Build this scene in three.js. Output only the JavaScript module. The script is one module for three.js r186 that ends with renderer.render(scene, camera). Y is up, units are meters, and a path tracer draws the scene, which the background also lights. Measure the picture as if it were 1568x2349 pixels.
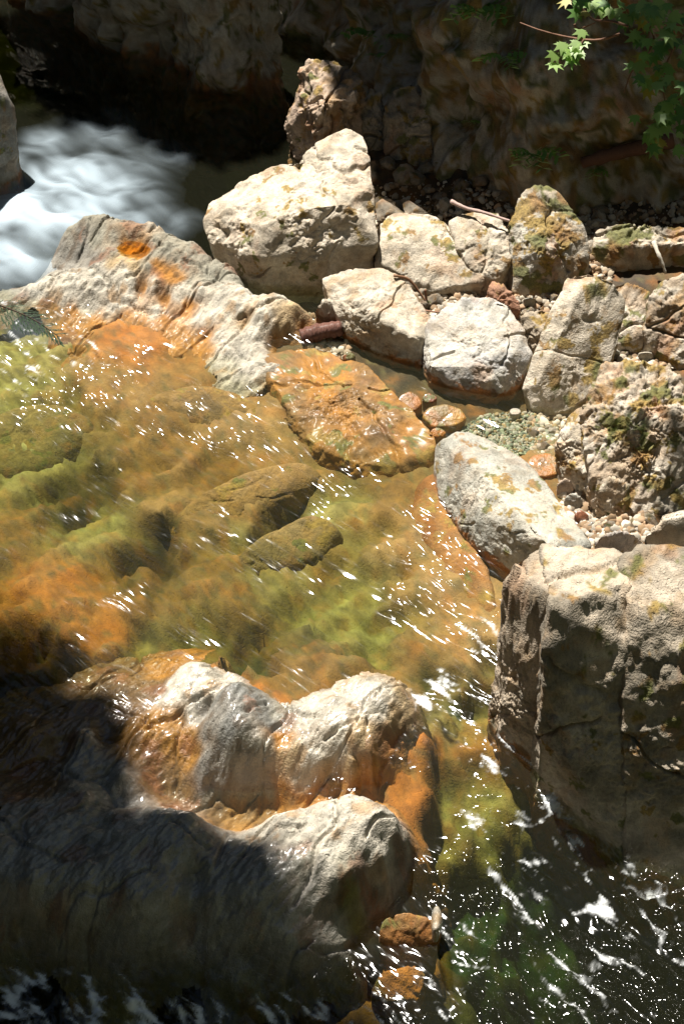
import * as THREE from 'three';
import { ConvexHull } from 'three/addons/math/ConvexHull.js';
import { mergeGeometries } from 'three/addons/utils/BufferGeometryUtils.js';
import { createNoise3D } from 'simplex-noise';

// ------------------------------------------------------------------ camera, sky, sun, exposure
const scene = new THREE.Scene();
const camera = new THREE.PerspectiveCamera(36, 683 / 1024, 0.1, 400);
camera.position.set(0, 11, 0);
camera.rotation.set(THREE.MathUtils.degToRad(-40), 0, 0);
camera.updateMatrixWorld(true);
const sunElevation = 65, sunAzimuth = 30;          // azimuth: degrees left of straight ahead
const ser = THREE.MathUtils.degToRad(sunElevation), sar = THREE.MathUtils.degToRad(sunAzimuth);
const SUN = new THREE.Vector3(-Math.sin(sar) * Math.cos(ser), Math.sin(ser), -Math.cos(sar) * Math.cos(ser));
// clear summer sky: pale towards the horizon, deeper blue overhead
{
  const w = 64, h = 32, d = new Float32Array(w * h * 4);
  for (let j = 0; j < h; j++) for (let i = 0; i < w; i++) {
    const e = Math.max(0, Math.sin(((j + 0.5) / h - 0.5) * Math.PI)), t = Math.pow(1 - e, 2.2), k = (j * w + i) * 4;
    d[k] = 0.034 + 0.07 * t; d[k + 1] = 0.051 + 0.072 * t; d[k + 2] = 0.086 + 0.075 * t; d[k + 3] = 1;
  }
  const t = new THREE.DataTexture(d, w, h, THREE.RGBAFormat, THREE.FloatType); t.mapping = THREE.EquirectangularReflectionMapping; t.magFilter = THREE.LinearFilter; t.needsUpdate = true;
  scene.background = t; scene.environment = t;
}
const sun = new THREE.DirectionalLight(new THREE.Color(1, 0.945, 0.86), 5);
sun.position.set(0, 0, -14).addScaledVector(SUN, 40); sun.target.position.set(0, 0, -14);
sun.castShadow = true; sun.shadow.mapSize.set(4096, 4096); sun.shadow.radius = 2;
Object.assign(sun.shadow.camera, { left: -14, right: 14, top: 16, bottom: -16, near: 1, far: 80 });
scene.add(sun, sun.target);
const renderer = new THREE.WebGLRenderer();
renderer.toneMapping = THREE.LinearToneMapping;
renderer.toneMappingExposure = 2.5;
renderer.shadowMap.enabled = true;

// ------------------------------------------------------------------ helpers
function mulberry(a) { return () => { a |= 0; a = a + 0x6D2B79F5 | 0; let t = Math.imul(a ^ a >>> 15, 1 | a); t = t + Math.imul(t ^ t >>> 7, 61 | t) ^ t; return ((t ^ t >>> 14) >>> 0) / 4294967296; }; }
const rnd = mulberry(7);
const noise = createNoise3D(mulberry(11));
const V = (x, y, z) => new THREE.Vector3(x, y, z);
const clamp = (x, a = 0, b = 1) => Math.min(b, Math.max(a, x));
const sstep = (a, b, x) => { const t = clamp((x - a) / (b - a)); return t * t * (3 - 2 * t); };
const lerp = (a, b, t) => a + (b - a) * t;
const mix3 = (a, b, t) => [lerp(a[0], b[0], t), lerp(a[1], b[1], t), lerp(a[2], b[2], t)];
function fbm(x, y, z, o = 4) { let s = 0, a = 0.5, f = 1; for (let k = 0; k < o; k++) { s += a * noise(x * f, y * f, z * f + k * 7.3); a *= 0.5; f *= 2.03; } return s; }
// a survey point: where the line of sight through a point of the survey sheet (1568 x 2349) meets height y, or lies at a distance
const TY = Math.tan(THREE.MathUtils.degToRad(18)), TX = TY * 683 / 1024;
function sight(px, py) { return V((px - 784) / 784 * TX, (1174.5 - py) / 1174.5 * TY, -1).applyQuaternion(camera.quaternion).normalize(); }
function G(px, py, y = 0) { const d = sight(px, py); return camera.position.clone().addScaledVector(d, (y - 11) / d.y); }
function at(px, py, dist) { return camera.position.clone().addScaledVector(sight(px, py), dist); }

const used = {};
function numbered(n) { const k = used[n] = (used[n] ?? -1) + 1; return k ? n + '_' + String(k).padStart(3, '0') : n; }
function tag(o, label, category, group) { o.userData.label = label; o.userData.category = category; if (group) o.userData.group = group; return o; }
function mesh(name, g, m, parent = scene) { const o = new THREE.Mesh(g, m); o.name = parent === scene ? numbered(name) : name; o.castShadow = o.receiveShadow = true; parent.add(o); return o; }
function group(name, pos) { const o = new THREE.Group(); o.name = numbered(name); if (pos) o.position.copy(pos); scene.add(o); return o; }

// periodic gradient noise for tiling textures
const perm = (() => { const p = [...Array(256).keys()], r = mulberry(5); for (let i = 255; i > 0; i--) { const j = Math.floor(r() * (i + 1)); [p[i], p[j]] = [p[j], p[i]]; } return p; })();
function pn(x, y, px, py, seed = 0) {
  const xi = Math.floor(x), yi = Math.floor(y), xf = x - xi, yf = y - yi, u = xf * xf * xf * (xf * (xf * 6 - 15) + 10), v = yf * yf * yf * (yf * (yf * 6 - 15) + 10);
  const gr = (i, j, dx, dy) => { const a = perm[(perm[((i % px + px) % px + seed) & 255] + (j % py + py) % py) & 255] / 256 * 6.2832; return Math.cos(a) * dx + Math.sin(a) * dy; };
  return 1.4 * lerp(lerp(gr(xi, yi, xf, yf), gr(xi + 1, yi, xf - 1, yf), u), lerp(gr(xi, yi + 1, xf, yf - 1), gr(xi + 1, yi + 1, xf - 1, yf - 1), u), v);
}
function texture(n, fn, srgb) {
  const d = new Uint8Array(n * n * 4);
  for (let j = 0; j < n; j++) for (let i = 0; i < n; i++) { const c = fn(i / n, j / n), k = (j * n + i) * 4; d[k] = clamp(c[0]) * 255; d[k + 1] = clamp(c[1]) * 255; d[k + 2] = clamp(c[2]) * 255; d[k + 3] = 255; }
  const t = new THREE.DataTexture(d, n, n); t.wrapS = t.wrapT = THREE.RepeatWrapping; t.magFilter = THREE.LinearFilter; t.minFilter = THREE.LinearMipmapLinearFilter; t.generateMipmaps = true;
  if (srgb) t.colorSpace = THREE.SRGBColorSpace; t.needsUpdate = true; return t;
}
// rock grain, one metre square: pits, fine cracks and mineral speckle
const rockHeight = texture(1024, (u, v) => {
  let h = 0.5; const w = 0.02 * pn(u * 9, v * 9, 9, 9, 3);
  h += 0.10 * pn(u * 12, v * 12, 12, 12) + 0.10 * pn(u * 27, v * 27, 27, 27, 9) + 0.08 * pn(u * 61, v * 61, 61, 61, 17) + 0.06 * pn(u * 127, v * 127, 127, 127, 23);
  const c = Math.abs(pn((u + w) * 7, (v - w) * 7, 7, 7, 31)); h -= 0.12 * (1 - sstep(0, 0.03, c));
  const q = pn(u * 40, v * 40, 40, 40, 41); h -= 0.22 * sstep(0.5, 0.8, q);
  return [h, h, h];
});
const rockGrain = texture(1024, (u, v) => {
  const a = 0.86 + 0.10 * pn(u * 15, v * 15, 15, 15, 51) + 0.09 * pn(u * 53, v * 53, 53, 53, 57) + 0.08 * pn(u * 150, v * 150, 150, 150, 61);
  const k = sstep(0.42, 0.6, pn(u * 90, v * 90, 90, 90, 71)), w = pn(u * 6, v * 6, 6, 6, 77);
  return [a * (1 - 0.3 * k), a * (1 - 0.31 * k) * (1 - 0.02 * w), a * (1 - 0.33 * k) * (1 - 0.05 * w)];
});
// ripples of running water: u runs with the stream, v across it
const rippleHeight = texture(1024, (u, v) => {
  const w = 0.03 * pn(u * 4, v * 4, 4, 4, 3);
  const h = 0.5 + 0.17 * pn(u * 3, (v + w) * 10, 3, 10, 5) + 0.15 * pn(u * 7, (v + w) * 24, 7, 24, 13) + 0.09 * pn(u * 14, (v - w) * 46, 14, 46, 21) + 0.04 * pn(u * 30, v * 85, 30, 85, 33);
  return [h, h, h];
});

// ------------------------------------------------------------------ the stream: level, course, bed
const level = (x, z) => -0.55 * sstep(-10.3, -8.3, z - 0.12 * x) - 0.04 * sstep(-16, -11, z) + 0.05 * sstep(-15, -18, z);
const FLOW = [0.73, 0.68];
const along = (x, z) => x * FLOW[0] + z * FLOW[1], across = (x, z) => -x * FLOW[1] + z * FLOW[0];

// ------------------------------------------------------------------ rocks
const icoCache = {};
function ico(N) {          // an indexed sphere of 20 N^2 faces
  if (icoCache[N]) return icoCache[N];
  const t = (1 + Math.sqrt(5)) / 2, bv = [[-1, t, 0], [1, t, 0], [-1, -t, 0], [1, -t, 0], [0, -1, t], [0, 1, t], [0, -1, -t], [0, 1, -t], [t, 0, -1], [t, 0, 1], [-t, 0, -1], [-t, 0, 1]];
  const bf = [[0, 11, 5], [0, 5, 1], [0, 1, 7], [0, 7, 10], [0, 10, 11], [1, 5, 9], [5, 11, 4], [11, 10, 2], [10, 7, 6], [7, 1, 8], [3, 9, 4], [3, 4, 2], [3, 2, 6], [3, 6, 8], [3, 8, 9], [4, 9, 5], [2, 4, 11], [6, 2, 10], [8, 6, 7], [9, 8, 1]];
  const pos = [], idx = [], key = new Map();
  const vid = (x, y, z) => { const l = Math.hypot(x, y, z); x /= l; y /= l; z /= l; const k = Math.round(x * 2e4) + '_' + Math.round(y * 2e4) + '_' + Math.round(z * 2e4); let i = key.get(k); if (i === undefined) { i = pos.length / 3; pos.push(x, y, z); key.set(k, i); } return i; };
  for (const [a, b, c] of bf) {
    const A = bv[a], B = bv[b], C = bv[c], id = [];
    for (let i = 0; i <= N; i++) { id.push([]); for (let j = 0; j <= N - i; j++) { const k = N - i - j; id[i].push(vid((A[0] * k + B[0] * j + C[0] * i) / N, (A[1] * k + B[1] * j + C[1] * i) / N, (A[2] * k + B[2] * j + C[2] * i) / N)); } }
    for (let i = 0; i < N; i++) for (let j = 0; j < N - i; j++) { idx.push(id[i][j], id[i][j + 1], id[i + 1][j]); if (j < N - i - 1) idx.push(id[i][j + 1], id[i + 1][j + 1], id[i + 1][j]); }
  }
  return icoCache[N] = { pos: Float32Array.from(pos), idx };
}
// positions + index + per-vertex colours -> geometry with smooth normals and uv in metres from the side each face looks to
function finish(P, idx, C) {
  const g0 = new THREE.BufferGeometry(); g0.setAttribute('position', new THREE.BufferAttribute(P, 3)); g0.setIndex(idx); g0.computeVertexNormals();
  const Nn = g0.attributes.normal.array, map = new Map(), pos = [], nor = [], col = [], uv = [], out = new Uint32Array(idx.length);
  for (let f = 0; f < idx.length; f += 3) {
    const a = idx[f] * 3, b = idx[f + 1] * 3, c = idx[f + 2] * 3;
    const nx = Math.abs(Nn[a] + Nn[b] + Nn[c]), ny = Math.abs(Nn[a + 1] + Nn[b + 1] + Nn[c + 1]), nz = Math.abs(Nn[a + 2] + Nn[b + 2] + Nn[c + 2]);
    const s = ny >= nx && ny >= nz ? 1 : nx >= nz ? 0 : 2;
    for (let k = 0; k < 3; k++) {
      const v = idx[f + k], key = v * 3 + s; let n = map.get(key);
      if (n === undefined) {
        n = pos.length / 3; map.set(key, n); const q = v * 3;
        pos.push(P[q], P[q + 1], P[q + 2]); nor.push(Nn[q], Nn[q + 1], Nn[q + 2]); col.push(C[q], C[q + 1], C[q + 2]);
        if (s === 1) uv.push(P[q], P[q + 2]); else if (s === 0) uv.push(P[q + 2] + 0.37, P[q + 1]); else uv.push(P[q] + 0.71, P[q + 1] + 0.2);
      }
      out[f + k] = n;
    }
  }
  const g = new THREE.BufferGeometry();
  g.setAttribute('position', new THREE.Float32BufferAttribute(pos, 3)); g.setAttribute('normal', new THREE.Float32BufferAttribute(nor, 3));
  g.setAttribute('color', new THREE.Float32BufferAttribute(col, 3)); g.setAttribute('uv', new THREE.Float32BufferAttribute(uv, 2));
  g.setIndex(new THREE.BufferAttribute(out, 1)); return g;
}
const rockDry = new THREE.MeshStandardMaterial({ vertexColors: true, map: rockGrain, bumpMap: rockHeight, bumpScale: 0.03, roughness: 0.92 });
const rockWet = new THREE.MeshPhysicalMaterial({ vertexColors: true, map: rockGrain, bumpMap: rockHeight, bumpScale: 0.026, roughness: 0.5, clearcoat: 0.7, clearcoatRoughness: 0.16 });

const rockSoaked = new THREE.MeshPhysicalMaterial({ vertexColors: true, map: rockGrain, bumpMap: rockHeight, bumpScale: 0.018, roughness: 0.8, clearcoat: 0.12, clearcoatRoughness: 0.25 });

const PALE = [0.57, 0.50, 0.40], PALE2 = [0.40, 0.345, 0.265], GREY = [0.27, 0.27, 0.245], GREY2 = [0.17, 0.175, 0.165], TAN = [0.34, 0.215, 0.105], RUST = [0.33, 0.12, 0.016], OCHRE = [0.29, 0.15, 0.03], MOSS = [0.10, 0.105, 0.02], MOSSG = [0.25, 0.165, 0.03], DARK = [0.07, 0.062, 0.05];
const STYLES = {
  pale: { a: PALE, b: PALE2, tan: 0.4, moss: 0, wet: 0.05, rough: 1, chips: 1 },
  paleMoss: { a: PALE, b: PALE2, tan: 0.8, moss: 0.30, wet: 0.0, rough: 1.2, chips: 1.3 },
  mossy: { a: [0.44, 0.41, 0.35], b: PALE2, tan: 0.7, moss: 0.62, wet: 0.0, rough: 1.3, chips: 1.4 },
  strata: { a: [0.48, 0.42, 0.34], b: [0.34, 0.26, 0.18], tan: 1.0, moss: 0.32, wet: 0.0, rough: 1.2, chips: 1.2, strata: 1 },
  brown: { a: [0.40, 0.33, 0.245], b: [0.21, 0.18, 0.135], tan: 0.5, moss: 0.06, wet: -0.1, rough: 1.3, chips: 1.5 },
  smooth: { a: [0.45, 0.42, 0.35], b: [0.31, 0.30, 0.255], tan: 0.22, moss: 0.05, wet: 0.06, rough: 0.55, chips: 0.25 },
  grey: { a: GREY, b: GREY2, tan: 0.15, moss: 0.0, wet: 0.04, rough: 0.6, chips: 0.35 },
  dark: { a: [0.33, 0.31, 0.27], b: [0.22, 0.205, 0.175], tan: 0.4, moss: 0.06, wet: 0.1, rough: 0.75, chips: 0.7 },
  wetTan: { a: [0.34, 0.28, 0.19], b: [0.26, 0.17, 0.08], tan: 0.8, moss: 0.0, wet: 0.35, rough: 0.4, chips: 0.15 },
  rust: { a: [0.35, 0.135, 0.010], b: [0.19, 0.07, 0.008], tan: 0.45, moss: 0.1, wet: 1, rough: 0.8, chips: 0.8 },
  ochre: { a: [0.30, 0.19, 0.06], b: [0.19, 0.13, 0.045], tan: 0.5, moss: 0.1, wet: 0, rough: 0.6, chips: 0.4 },
};
function rockColor(x, y, z, ny, st, sd) {
  const t1 = fbm(x * 1.1 + sd, y * 1.1, z * 1.1, 3), t2 = noise(x * 5.3, y * 5.3 + sd, z * 5.3), t3 = noise(x * 17, y * 17, z * 17 + sd), t4 = noise(x * 41, y * 41, z * 41);
  let c = mix3(st.a, st.b, sstep(-0.32, 0.42, t1 + 0.22 * t2));
  const m = 1 + 0.16 * t2 + 0.17 * t3 + 0.12 * t4; c = [c[0] * m, c[1] * m, c[2] * m];
  const ta = fbm(x * 2.1 + 9, y * 2.1 - (st.strata ? y * 1.2 : 0), z * 2.1 + sd, 3) + 0.15 * t3;
  c = mix3(c, mix3(TAN, OCHRE, clamp(0.5 + t2)), 0.75 * st.tan * sstep(0.05, 0.42, ta));
  const ru = noise(x * 1.3 + 3, y * 0.7 + 21 + sd, z * 1.3) + 0.35 * noise(x * 6, y * 2.5, z * 6 + 13); c = mix3(c, [0.33, 0.15, 0.055], 0.55 * Math.min(1, st.tan * 1.4) * sstep(0.45, 0.85, ru));
  const vein = Math.abs(noise(x * 1.9 + 0.25 * t2, y * 1.9 + 30, z * 1.9)); c = mix3(c, [0.5, 0.42, 0.32], 0.4 * (1 - sstep(0.0, 0.035, vein)) * (st.a[0] > 0.2 && st.a[2] > 0.15 ? 1 : 0.15));
  const lic = sstep(0.35, 0.55, noise(x * 3.3, y * 3.3, z * 3.3 + 55) + 0.3 * t3); c = mix3(c, [c[0] * 0.62, c[1] * 0.62, c[2] * 0.6], 0.7 * lic);
  if (st.wet > -1) {           // iron-stained band left by the water
    const hgt = y - level(x, z) - 0.10 * noise(x * 2.7, y * 2.7, z * 2.7 + 5) - 0.05 * t3; const w = 1 - sstep(st.wet, st.wet + 0.07, hgt);
    c = mix3(c, mix3(RUST, [0.16, 0.085, 0.03], sstep(-0.2, 0.5, t2 + t1)), 0.85 * w * (st.stain ?? 1));
  }
  if (st.moss) {
    const q = fbm(x * 2.6, y * 2.6 + 17 + sd, z * 2.6, 4) + 0.12 * t3 + 0.1 * (ny - 0.3), w = sstep(0.34 - st.moss * 0.75, 0.46 - st.moss * 0.75, q);
    const mc = mix3(mix3(MOSSG, [0.21, 0.11, 0.03], sstep(-0.2, 0.3, t1)), MOSS, sstep(-0.1, 0.4, noise(x * 2.1, y * 2.1, z * 2.1 + 80))), mm = 1 + 0.35 * t4 + 0.2 * t3;
    c = mix3(c, [mc[0] * mm, mc[1] * mm, mc[2] * mm], 0.88 * w);
  }
  return c;
}
const hash = (i, j, k, n) => { let h = Math.imul(i, 374761393) ^ Math.imul(j, 668265263) ^ Math.imul(k, 1274126177) ^ Math.imul(n, 974711); h = Math.imul(h ^ h >>> 13, 1103515245); h = Math.imul(h ^ h >>> 15, 2246822519); return ((h ^ h >>> 16) >>> 0) / 4294967296; };
// broken blocks: angular lumps with flat tops, parted by creases (nearest cell under a many-sided measure)
function facet(x, y, z, s, sd, flat = 0.42) {
  x /= s; y /= s; z /= s; const X = Math.floor(x), Y = Math.floor(y), Z = Math.floor(z); let best = 9;
  for (let i = X - 1; i <= X + 1; i++) for (let j = Y - 1; j <= Y + 1; j++) for (let k = Z - 1; k <= Z + 1; k++) {
    const h1 = hash(i, j, k, sd), h2 = hash(i, j, k, sd + 1), h3 = hash(i, j, k, sd + 2), dx = x - i - h1, dy = y - j - h2, dz = z - k - h3;
    const a = h1 * 40 % 1 * 6.283, ca = Math.cos(a), sa = Math.sin(a), u = Math.abs(ca * dx + sa * dz), v = Math.abs(-sa * dx * 0.8 + ca * dz * 0.8 + dy * 0.6), w = Math.abs(dy * 0.8 + (sa * dx - ca * dz) * 0.6);
    const d = Math.max(u, v, w, 0.6 * (u + v), 0.6 * (v + w), 0.6 * (u + w)) * (0.8 + 0.4 * h2 * 7 % 1 * 0.4) + 0.12 * h3;
    if (d < best) best = d;
  }
  return s * (0.55 - Math.max(best, flat));
}
function rockDisp(x, y, z, st, sd, size, joints) {
  const k = st.rough, q = Math.min(1, size / 0.9), is = Math.floor(sd * 10);
  const wx = 0.03 * noise(x * 4, y * 4, z * 4), wy = 0.03 * noise(x * 4 + 9, y * 4, z * 4);
  let sx = x + wx, sy = y + wy, sz = z - wx; if (st.strata) { sx *= 2.2; sy *= 0.75; sz *= 2.2; }
  let d = 0.045 * q * fbm(sx * 1.1 + sd, sy * 1.1, sz * 1.1, 2);
  const patch = sstep(-0.25, 0.35, noise(x * 1.3 + sd, y * 1.3, z * 1.3 + 70));      // some faces are broken, others water-smoothed
  d += st.chips * (0.07 * (facet(sx, sy, sz, 0.6, is, 0.2) - 0.1) * q + (0.04 + 0.2 * patch) * facet(sx, sy, sz, 0.2, is + 40, 0.3) + 0.2 * patch * facet(sx, sy, sz, 0.085, is + 80, 0.25));
  for (const j of joints) { const u = j[0] * x + j[1] * y + j[2] * z - j[3] + 0.05 * noise(x * 2.3, y * 2.3, z * 2.3 + sd) + 0.4 * wx, gate = noise(x * 1.1 + j[3] * 9, y * 1.1, z * 1.1); if (gate > -0.25) d -= j[4] * k * q * (1 - sstep(0, j[5], Math.abs(u))); }
  d += k * (0.010 * noise(sx * 5, sy * 5, sz * 5) + (0.002 + 0.006 * patch) * noise(sx * 13, sy * 13, sz * 13 + sd) + (0.001 + 0.003 * patch) * noise(sx * 29, sy * 29, sz * 29));
  return d;
}
let rockSeed = 0;
// one lump: survey points [px, py, height]; the body is the rounded hull of them and of the same points let down to its base
function lump({ p, base = -0.35, soft: softness = 26, N = 48, style = 'pale', taper = 0.9, dents = [], pools = [], shrink = 1, cuts }) {
  const soft = softness < 15 ? softness * 1.6 : Math.min(170, softness * 5.5);
  const st = typeof style === 'string' ? STYLES[style] : style, sd = (rockSeed += 3.7), pts = p.map(([x, y, h]) => G(x, y, h));
  const mid = pts.reduce((a, b) => a.add(b), V(0, 0, 0)).multiplyScalar(1 / pts.length);
  const all = pts.concat(pts.map((v) => V(mid.x + (v.x - mid.x) * taper, base, mid.z + (v.z - mid.z) * taper)));
  const hull = new ConvexHull().setFromPoints(all), planes = [], c = V(0, 0, 0), lo = V(1e9, 1e9, 1e9), hi = V(-1e9, -1e9, -1e9);
  for (const v of all) { lo.min(v); hi.max(v); } c.addVectors(lo, hi).multiplyScalar(0.5); c.lerp(V(mid.x, c.y, mid.z), 0.5);
  const size = hi.clone().sub(lo).length() / 2;
  for (const f of hull.faces) { const n = f.normal, h = f.constant - n.dot(c); if (h > 1e-3 && !planes.some((q) => q[0] * n.x + q[1] * n.y + q[2] * n.z > 0.9985)) planes.push([n.x, n.y, n.z, h]); }
  const rr = mulberry(Math.floor(sd * 977)), dir = () => { const a = rr() * 6.283, c = rr() * 2 - 1, q = Math.sqrt(1 - c * c); return [Math.cos(a) * q, c, Math.sin(a) * q]; }, joints = [];
  for (let k = 0; k < (cuts ?? 6 + 14 * Math.min(1.4, st.chips)); k++) { const u = dir(), h = Math.max(...all.map((v) => u[0] * (v.x - c.x) + u[1] * (v.y - c.y) + u[2] * (v.z - c.z))) * (1 - 0.012 - 0.06 * rr() * rr()); planes.push([...u, h]); }
  for (let k = 0; k < 4; k++) { const u = dir(); joints.push([...u, u[0] * c.x + u[1] * c.y + u[2] * c.z + (rr() - 0.5) * size * 1.1, 0.012 + 0.035 * rr(), 0.014 + 0.014 * rr()]); }
  const S = ico(Math.round(N * 0.73)), n = S.pos.length / 3, P = new Float32Array(n * 3), C = new Float32Array(n * 3), ds = dents.map(([x, y, h, r, dep, col]) => [G(x, y, h), r, dep, col]);
  for (let i = 0; i < n; i++) {
    const dx = S.pos[i * 3], dy = S.pos[i * 3 + 1], dz = S.pos[i * 3 + 2]; let s = 0, mx = 0;
    for (const q of planes) { const u = (q[0] * dx + q[1] * dy + q[2] * dz) / q[3]; if (u > mx) mx = u; }
    let gx = 0, gy = 0, gz = 0;
    for (const q of planes) { const u = (q[0] * dx + q[1] * dy + q[2] * dz) / q[3]; if (u > mx * 0.5) { const e = Math.pow(u / mx, soft); s += e; const w = e / q[3]; gx += q[0] * w; gy += q[1] * w; gz += q[2] * w; } }
    const r = shrink * 1.035 / (mx * Math.pow(s, 1 / soft)), gl = Math.hypot(gx, gy, gz) || 1; gx /= gl; gy /= gl; gz /= gl;
    let x = c.x + dx * r, y = c.y + dy * r, z = c.z + dz * r; const d0 = rockDisp(x, y, z, st, sd, size, joints);
    let d = d0, over = null, ov = 0;
    for (const [q, rr, dep, col] of ds) { const e = Math.hypot(x - q.x, (y - q.y) * 0.6, z - q.z) / rr + 0.12 * noise(x * 5, y * 5, z * 5); if (e < 1) { d -= dep * sstep(1, 0.55, e); if (col) { over = col; ov = sstep(1.0, 0.82, e); } } }
    x += gx * d; y += gy * d; z += gz * d;
    for (const [px, py, h, rx, rz] of pools) { const q = G(px, py, h), e = Math.hypot((x - q.x) / rx, (z - q.z) / rz) + 0.12 * noise(x * 3, 5, z * 3); if (e < 1.25 && y > h - 0.04 && y < h + 0.4) { const k = sstep(1.12, 0.95, e); y = lerp(y, Math.min(y, h - 0.03), k); if (k > 0.5) { over = [0.34, 0.13, 0.008]; ov = 1; } } }
    P[i * 3] = x; P[i * 3 + 1] = y; P[i * 3 + 2] = z;
    let cc = rockColor(x, y, z, gy, st, sd); if (over) { const f = 1 + 0.3 * noise(x * 14, y * 14, z * 14); cc = mix3(cc, [over[0] * f, over[1] * f, over[2] * f], ov); }
    C[i * 3] = cc[0]; C[i * 3 + 1] = cc[1]; C[i * 3 + 2] = cc[2];
  }
  return finish(P, S.idx, C);
}
function rock(name, label, category, lumps, { wet = false, grp } = {}) {
  const gs = lumps.map(lump);
  const g = gs.length > 1 ? mergeGeometries(gs) : gs[0];
  g.computeBoundingBox(); const b = g.boundingBox, o = V((b.min.x + b.max.x) / 2, b.min.y, (b.min.z + b.max.z) / 2); g.translate(-o.x, -o.y, -o.z);
  const m = mesh(name, g, wet === 2 ? rockSoaked : wet ? rockWet : rockDry); m.position.copy(o); tag(m, label, category, grp); return m;
}

//@STRUCTURE
// ------------------------------------------------------------------ stream bed
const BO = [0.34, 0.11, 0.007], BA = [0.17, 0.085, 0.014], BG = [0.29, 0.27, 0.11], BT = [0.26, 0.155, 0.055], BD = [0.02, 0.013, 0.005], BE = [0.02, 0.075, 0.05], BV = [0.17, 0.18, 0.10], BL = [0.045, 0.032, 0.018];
const bedPoints = [
  [60, 800, 0.35, BG], [80, 940, 0.4, BG], [60, 1010, 0.5, BG], [250, 840, 0.14, BT], [300, 770, 0.06, BO], [400, 900, 0.15, BA], [150, 1055, 0.75, BD], [330, 1000, 0.3, BA], [560, 960, 0.2, BT], [470, 1050, 0.3, BA], [650, 1030, 0.2, BT],
  [200, 1140, 0.5, BG], [60, 1150, 0.5, BA], [450, 1120, 0.25, BT], [330, 1200, 0.65, BD], [600, 1090, 0.25, BT], [640, 1140, 0.7, BD], [600, 1200, 0.4, BG], [700, 1170, 0.3, BT], [520, 1260, 0.35, BA], [750, 1130, 0.4, BG], [900, 1110, 0.2, BA], [950, 1200, 0.15, BT], [1050, 1300, 0.12, BT], [1110, 1430, 0.14, BT],
  [780, 1320, 0.6, BG], [830, 1400, 0.6, BG], [900, 1470, 0.25, BT], [1000, 1470, 0.2, BA], [250, 1270, 0.35, BA], [130, 1300, 0.35, BO], [200, 1380, 0.4, BO], [330, 1450, 0.7, BG], [100, 1470, 0.9, BD], [450, 1450, 0.7, BG], [560, 1470, 0.7, BE], [650, 1490, 0.2, BA], [480, 1510, 0.1, BO], [600, 1570, 0.14, BO], [680, 1600, 0.18, BA], [800, 1500, 0.22, BA], [760, 1440, 0.4, BD],
  [1060, 1550, 0.6, BE], [1080, 1600, 0.4, BG], [1080, 1660, 0.3, BO], [1030, 1690, 0.3, BO], [950, 1740, 0.14, BO], [900, 1800, 0.1, BO], [1020, 1790, 0.6, BE], [1090, 1850, 0.6, BG], [950, 1900, 0.12, BO], [1100, 2000, 1.0, BE], [1250, 2000, 1.4, BE], [1300, 2200, 1.7, BE], [1000, 2250, 1.0, BE], [930, 2200, 0.35, BO], [880, 2290, 0.5, BA], [1500, 2200, 1.8, BE],
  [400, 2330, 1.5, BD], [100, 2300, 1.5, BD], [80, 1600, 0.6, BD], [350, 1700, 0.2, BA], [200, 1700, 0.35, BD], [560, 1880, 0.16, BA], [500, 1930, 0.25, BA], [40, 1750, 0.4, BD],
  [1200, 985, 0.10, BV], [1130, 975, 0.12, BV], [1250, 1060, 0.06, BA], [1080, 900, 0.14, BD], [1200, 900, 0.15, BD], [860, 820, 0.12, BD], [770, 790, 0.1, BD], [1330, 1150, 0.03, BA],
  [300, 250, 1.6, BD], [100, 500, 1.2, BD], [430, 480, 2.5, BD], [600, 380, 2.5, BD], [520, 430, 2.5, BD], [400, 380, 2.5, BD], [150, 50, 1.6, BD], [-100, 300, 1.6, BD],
  [1400, 760, -0.12, BL], [1550, 1000, -0.15, BL], [1450, 1240, -0.2, BL], [1000, 690, -0.1, BL], [1300, 600, -0.3, BL], [930, 590, -0.1, BD], [1600, 700, -0.3, BL], [900, 400, -0.2, BD], [1200, 420, -0.4, BL], [1600, 500, -0.5, BL], [1700, 1500, -0.3, BL], [1500, 1500, 0.3, BD], [700, 620, 0.3, BD],  // dark duff colour, also standing in for shade on ground behind the boulders
].map(([x, y, d, c]) => { const q = G(x, y, y > 1750 ? -0.5 : y > 1650 ? -0.2 : 0); return [q.x, q.z, d, c, Math.abs(q.z)]; });
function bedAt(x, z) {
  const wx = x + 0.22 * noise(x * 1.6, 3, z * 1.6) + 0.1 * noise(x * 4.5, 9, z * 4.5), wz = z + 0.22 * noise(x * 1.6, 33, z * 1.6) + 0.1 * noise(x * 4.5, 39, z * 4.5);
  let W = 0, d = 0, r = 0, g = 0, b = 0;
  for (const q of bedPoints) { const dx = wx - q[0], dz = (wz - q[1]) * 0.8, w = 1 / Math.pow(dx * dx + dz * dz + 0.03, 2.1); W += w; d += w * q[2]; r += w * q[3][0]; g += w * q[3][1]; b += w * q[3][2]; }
  return [d / W, r / W, g / W, b / W];
}
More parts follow.
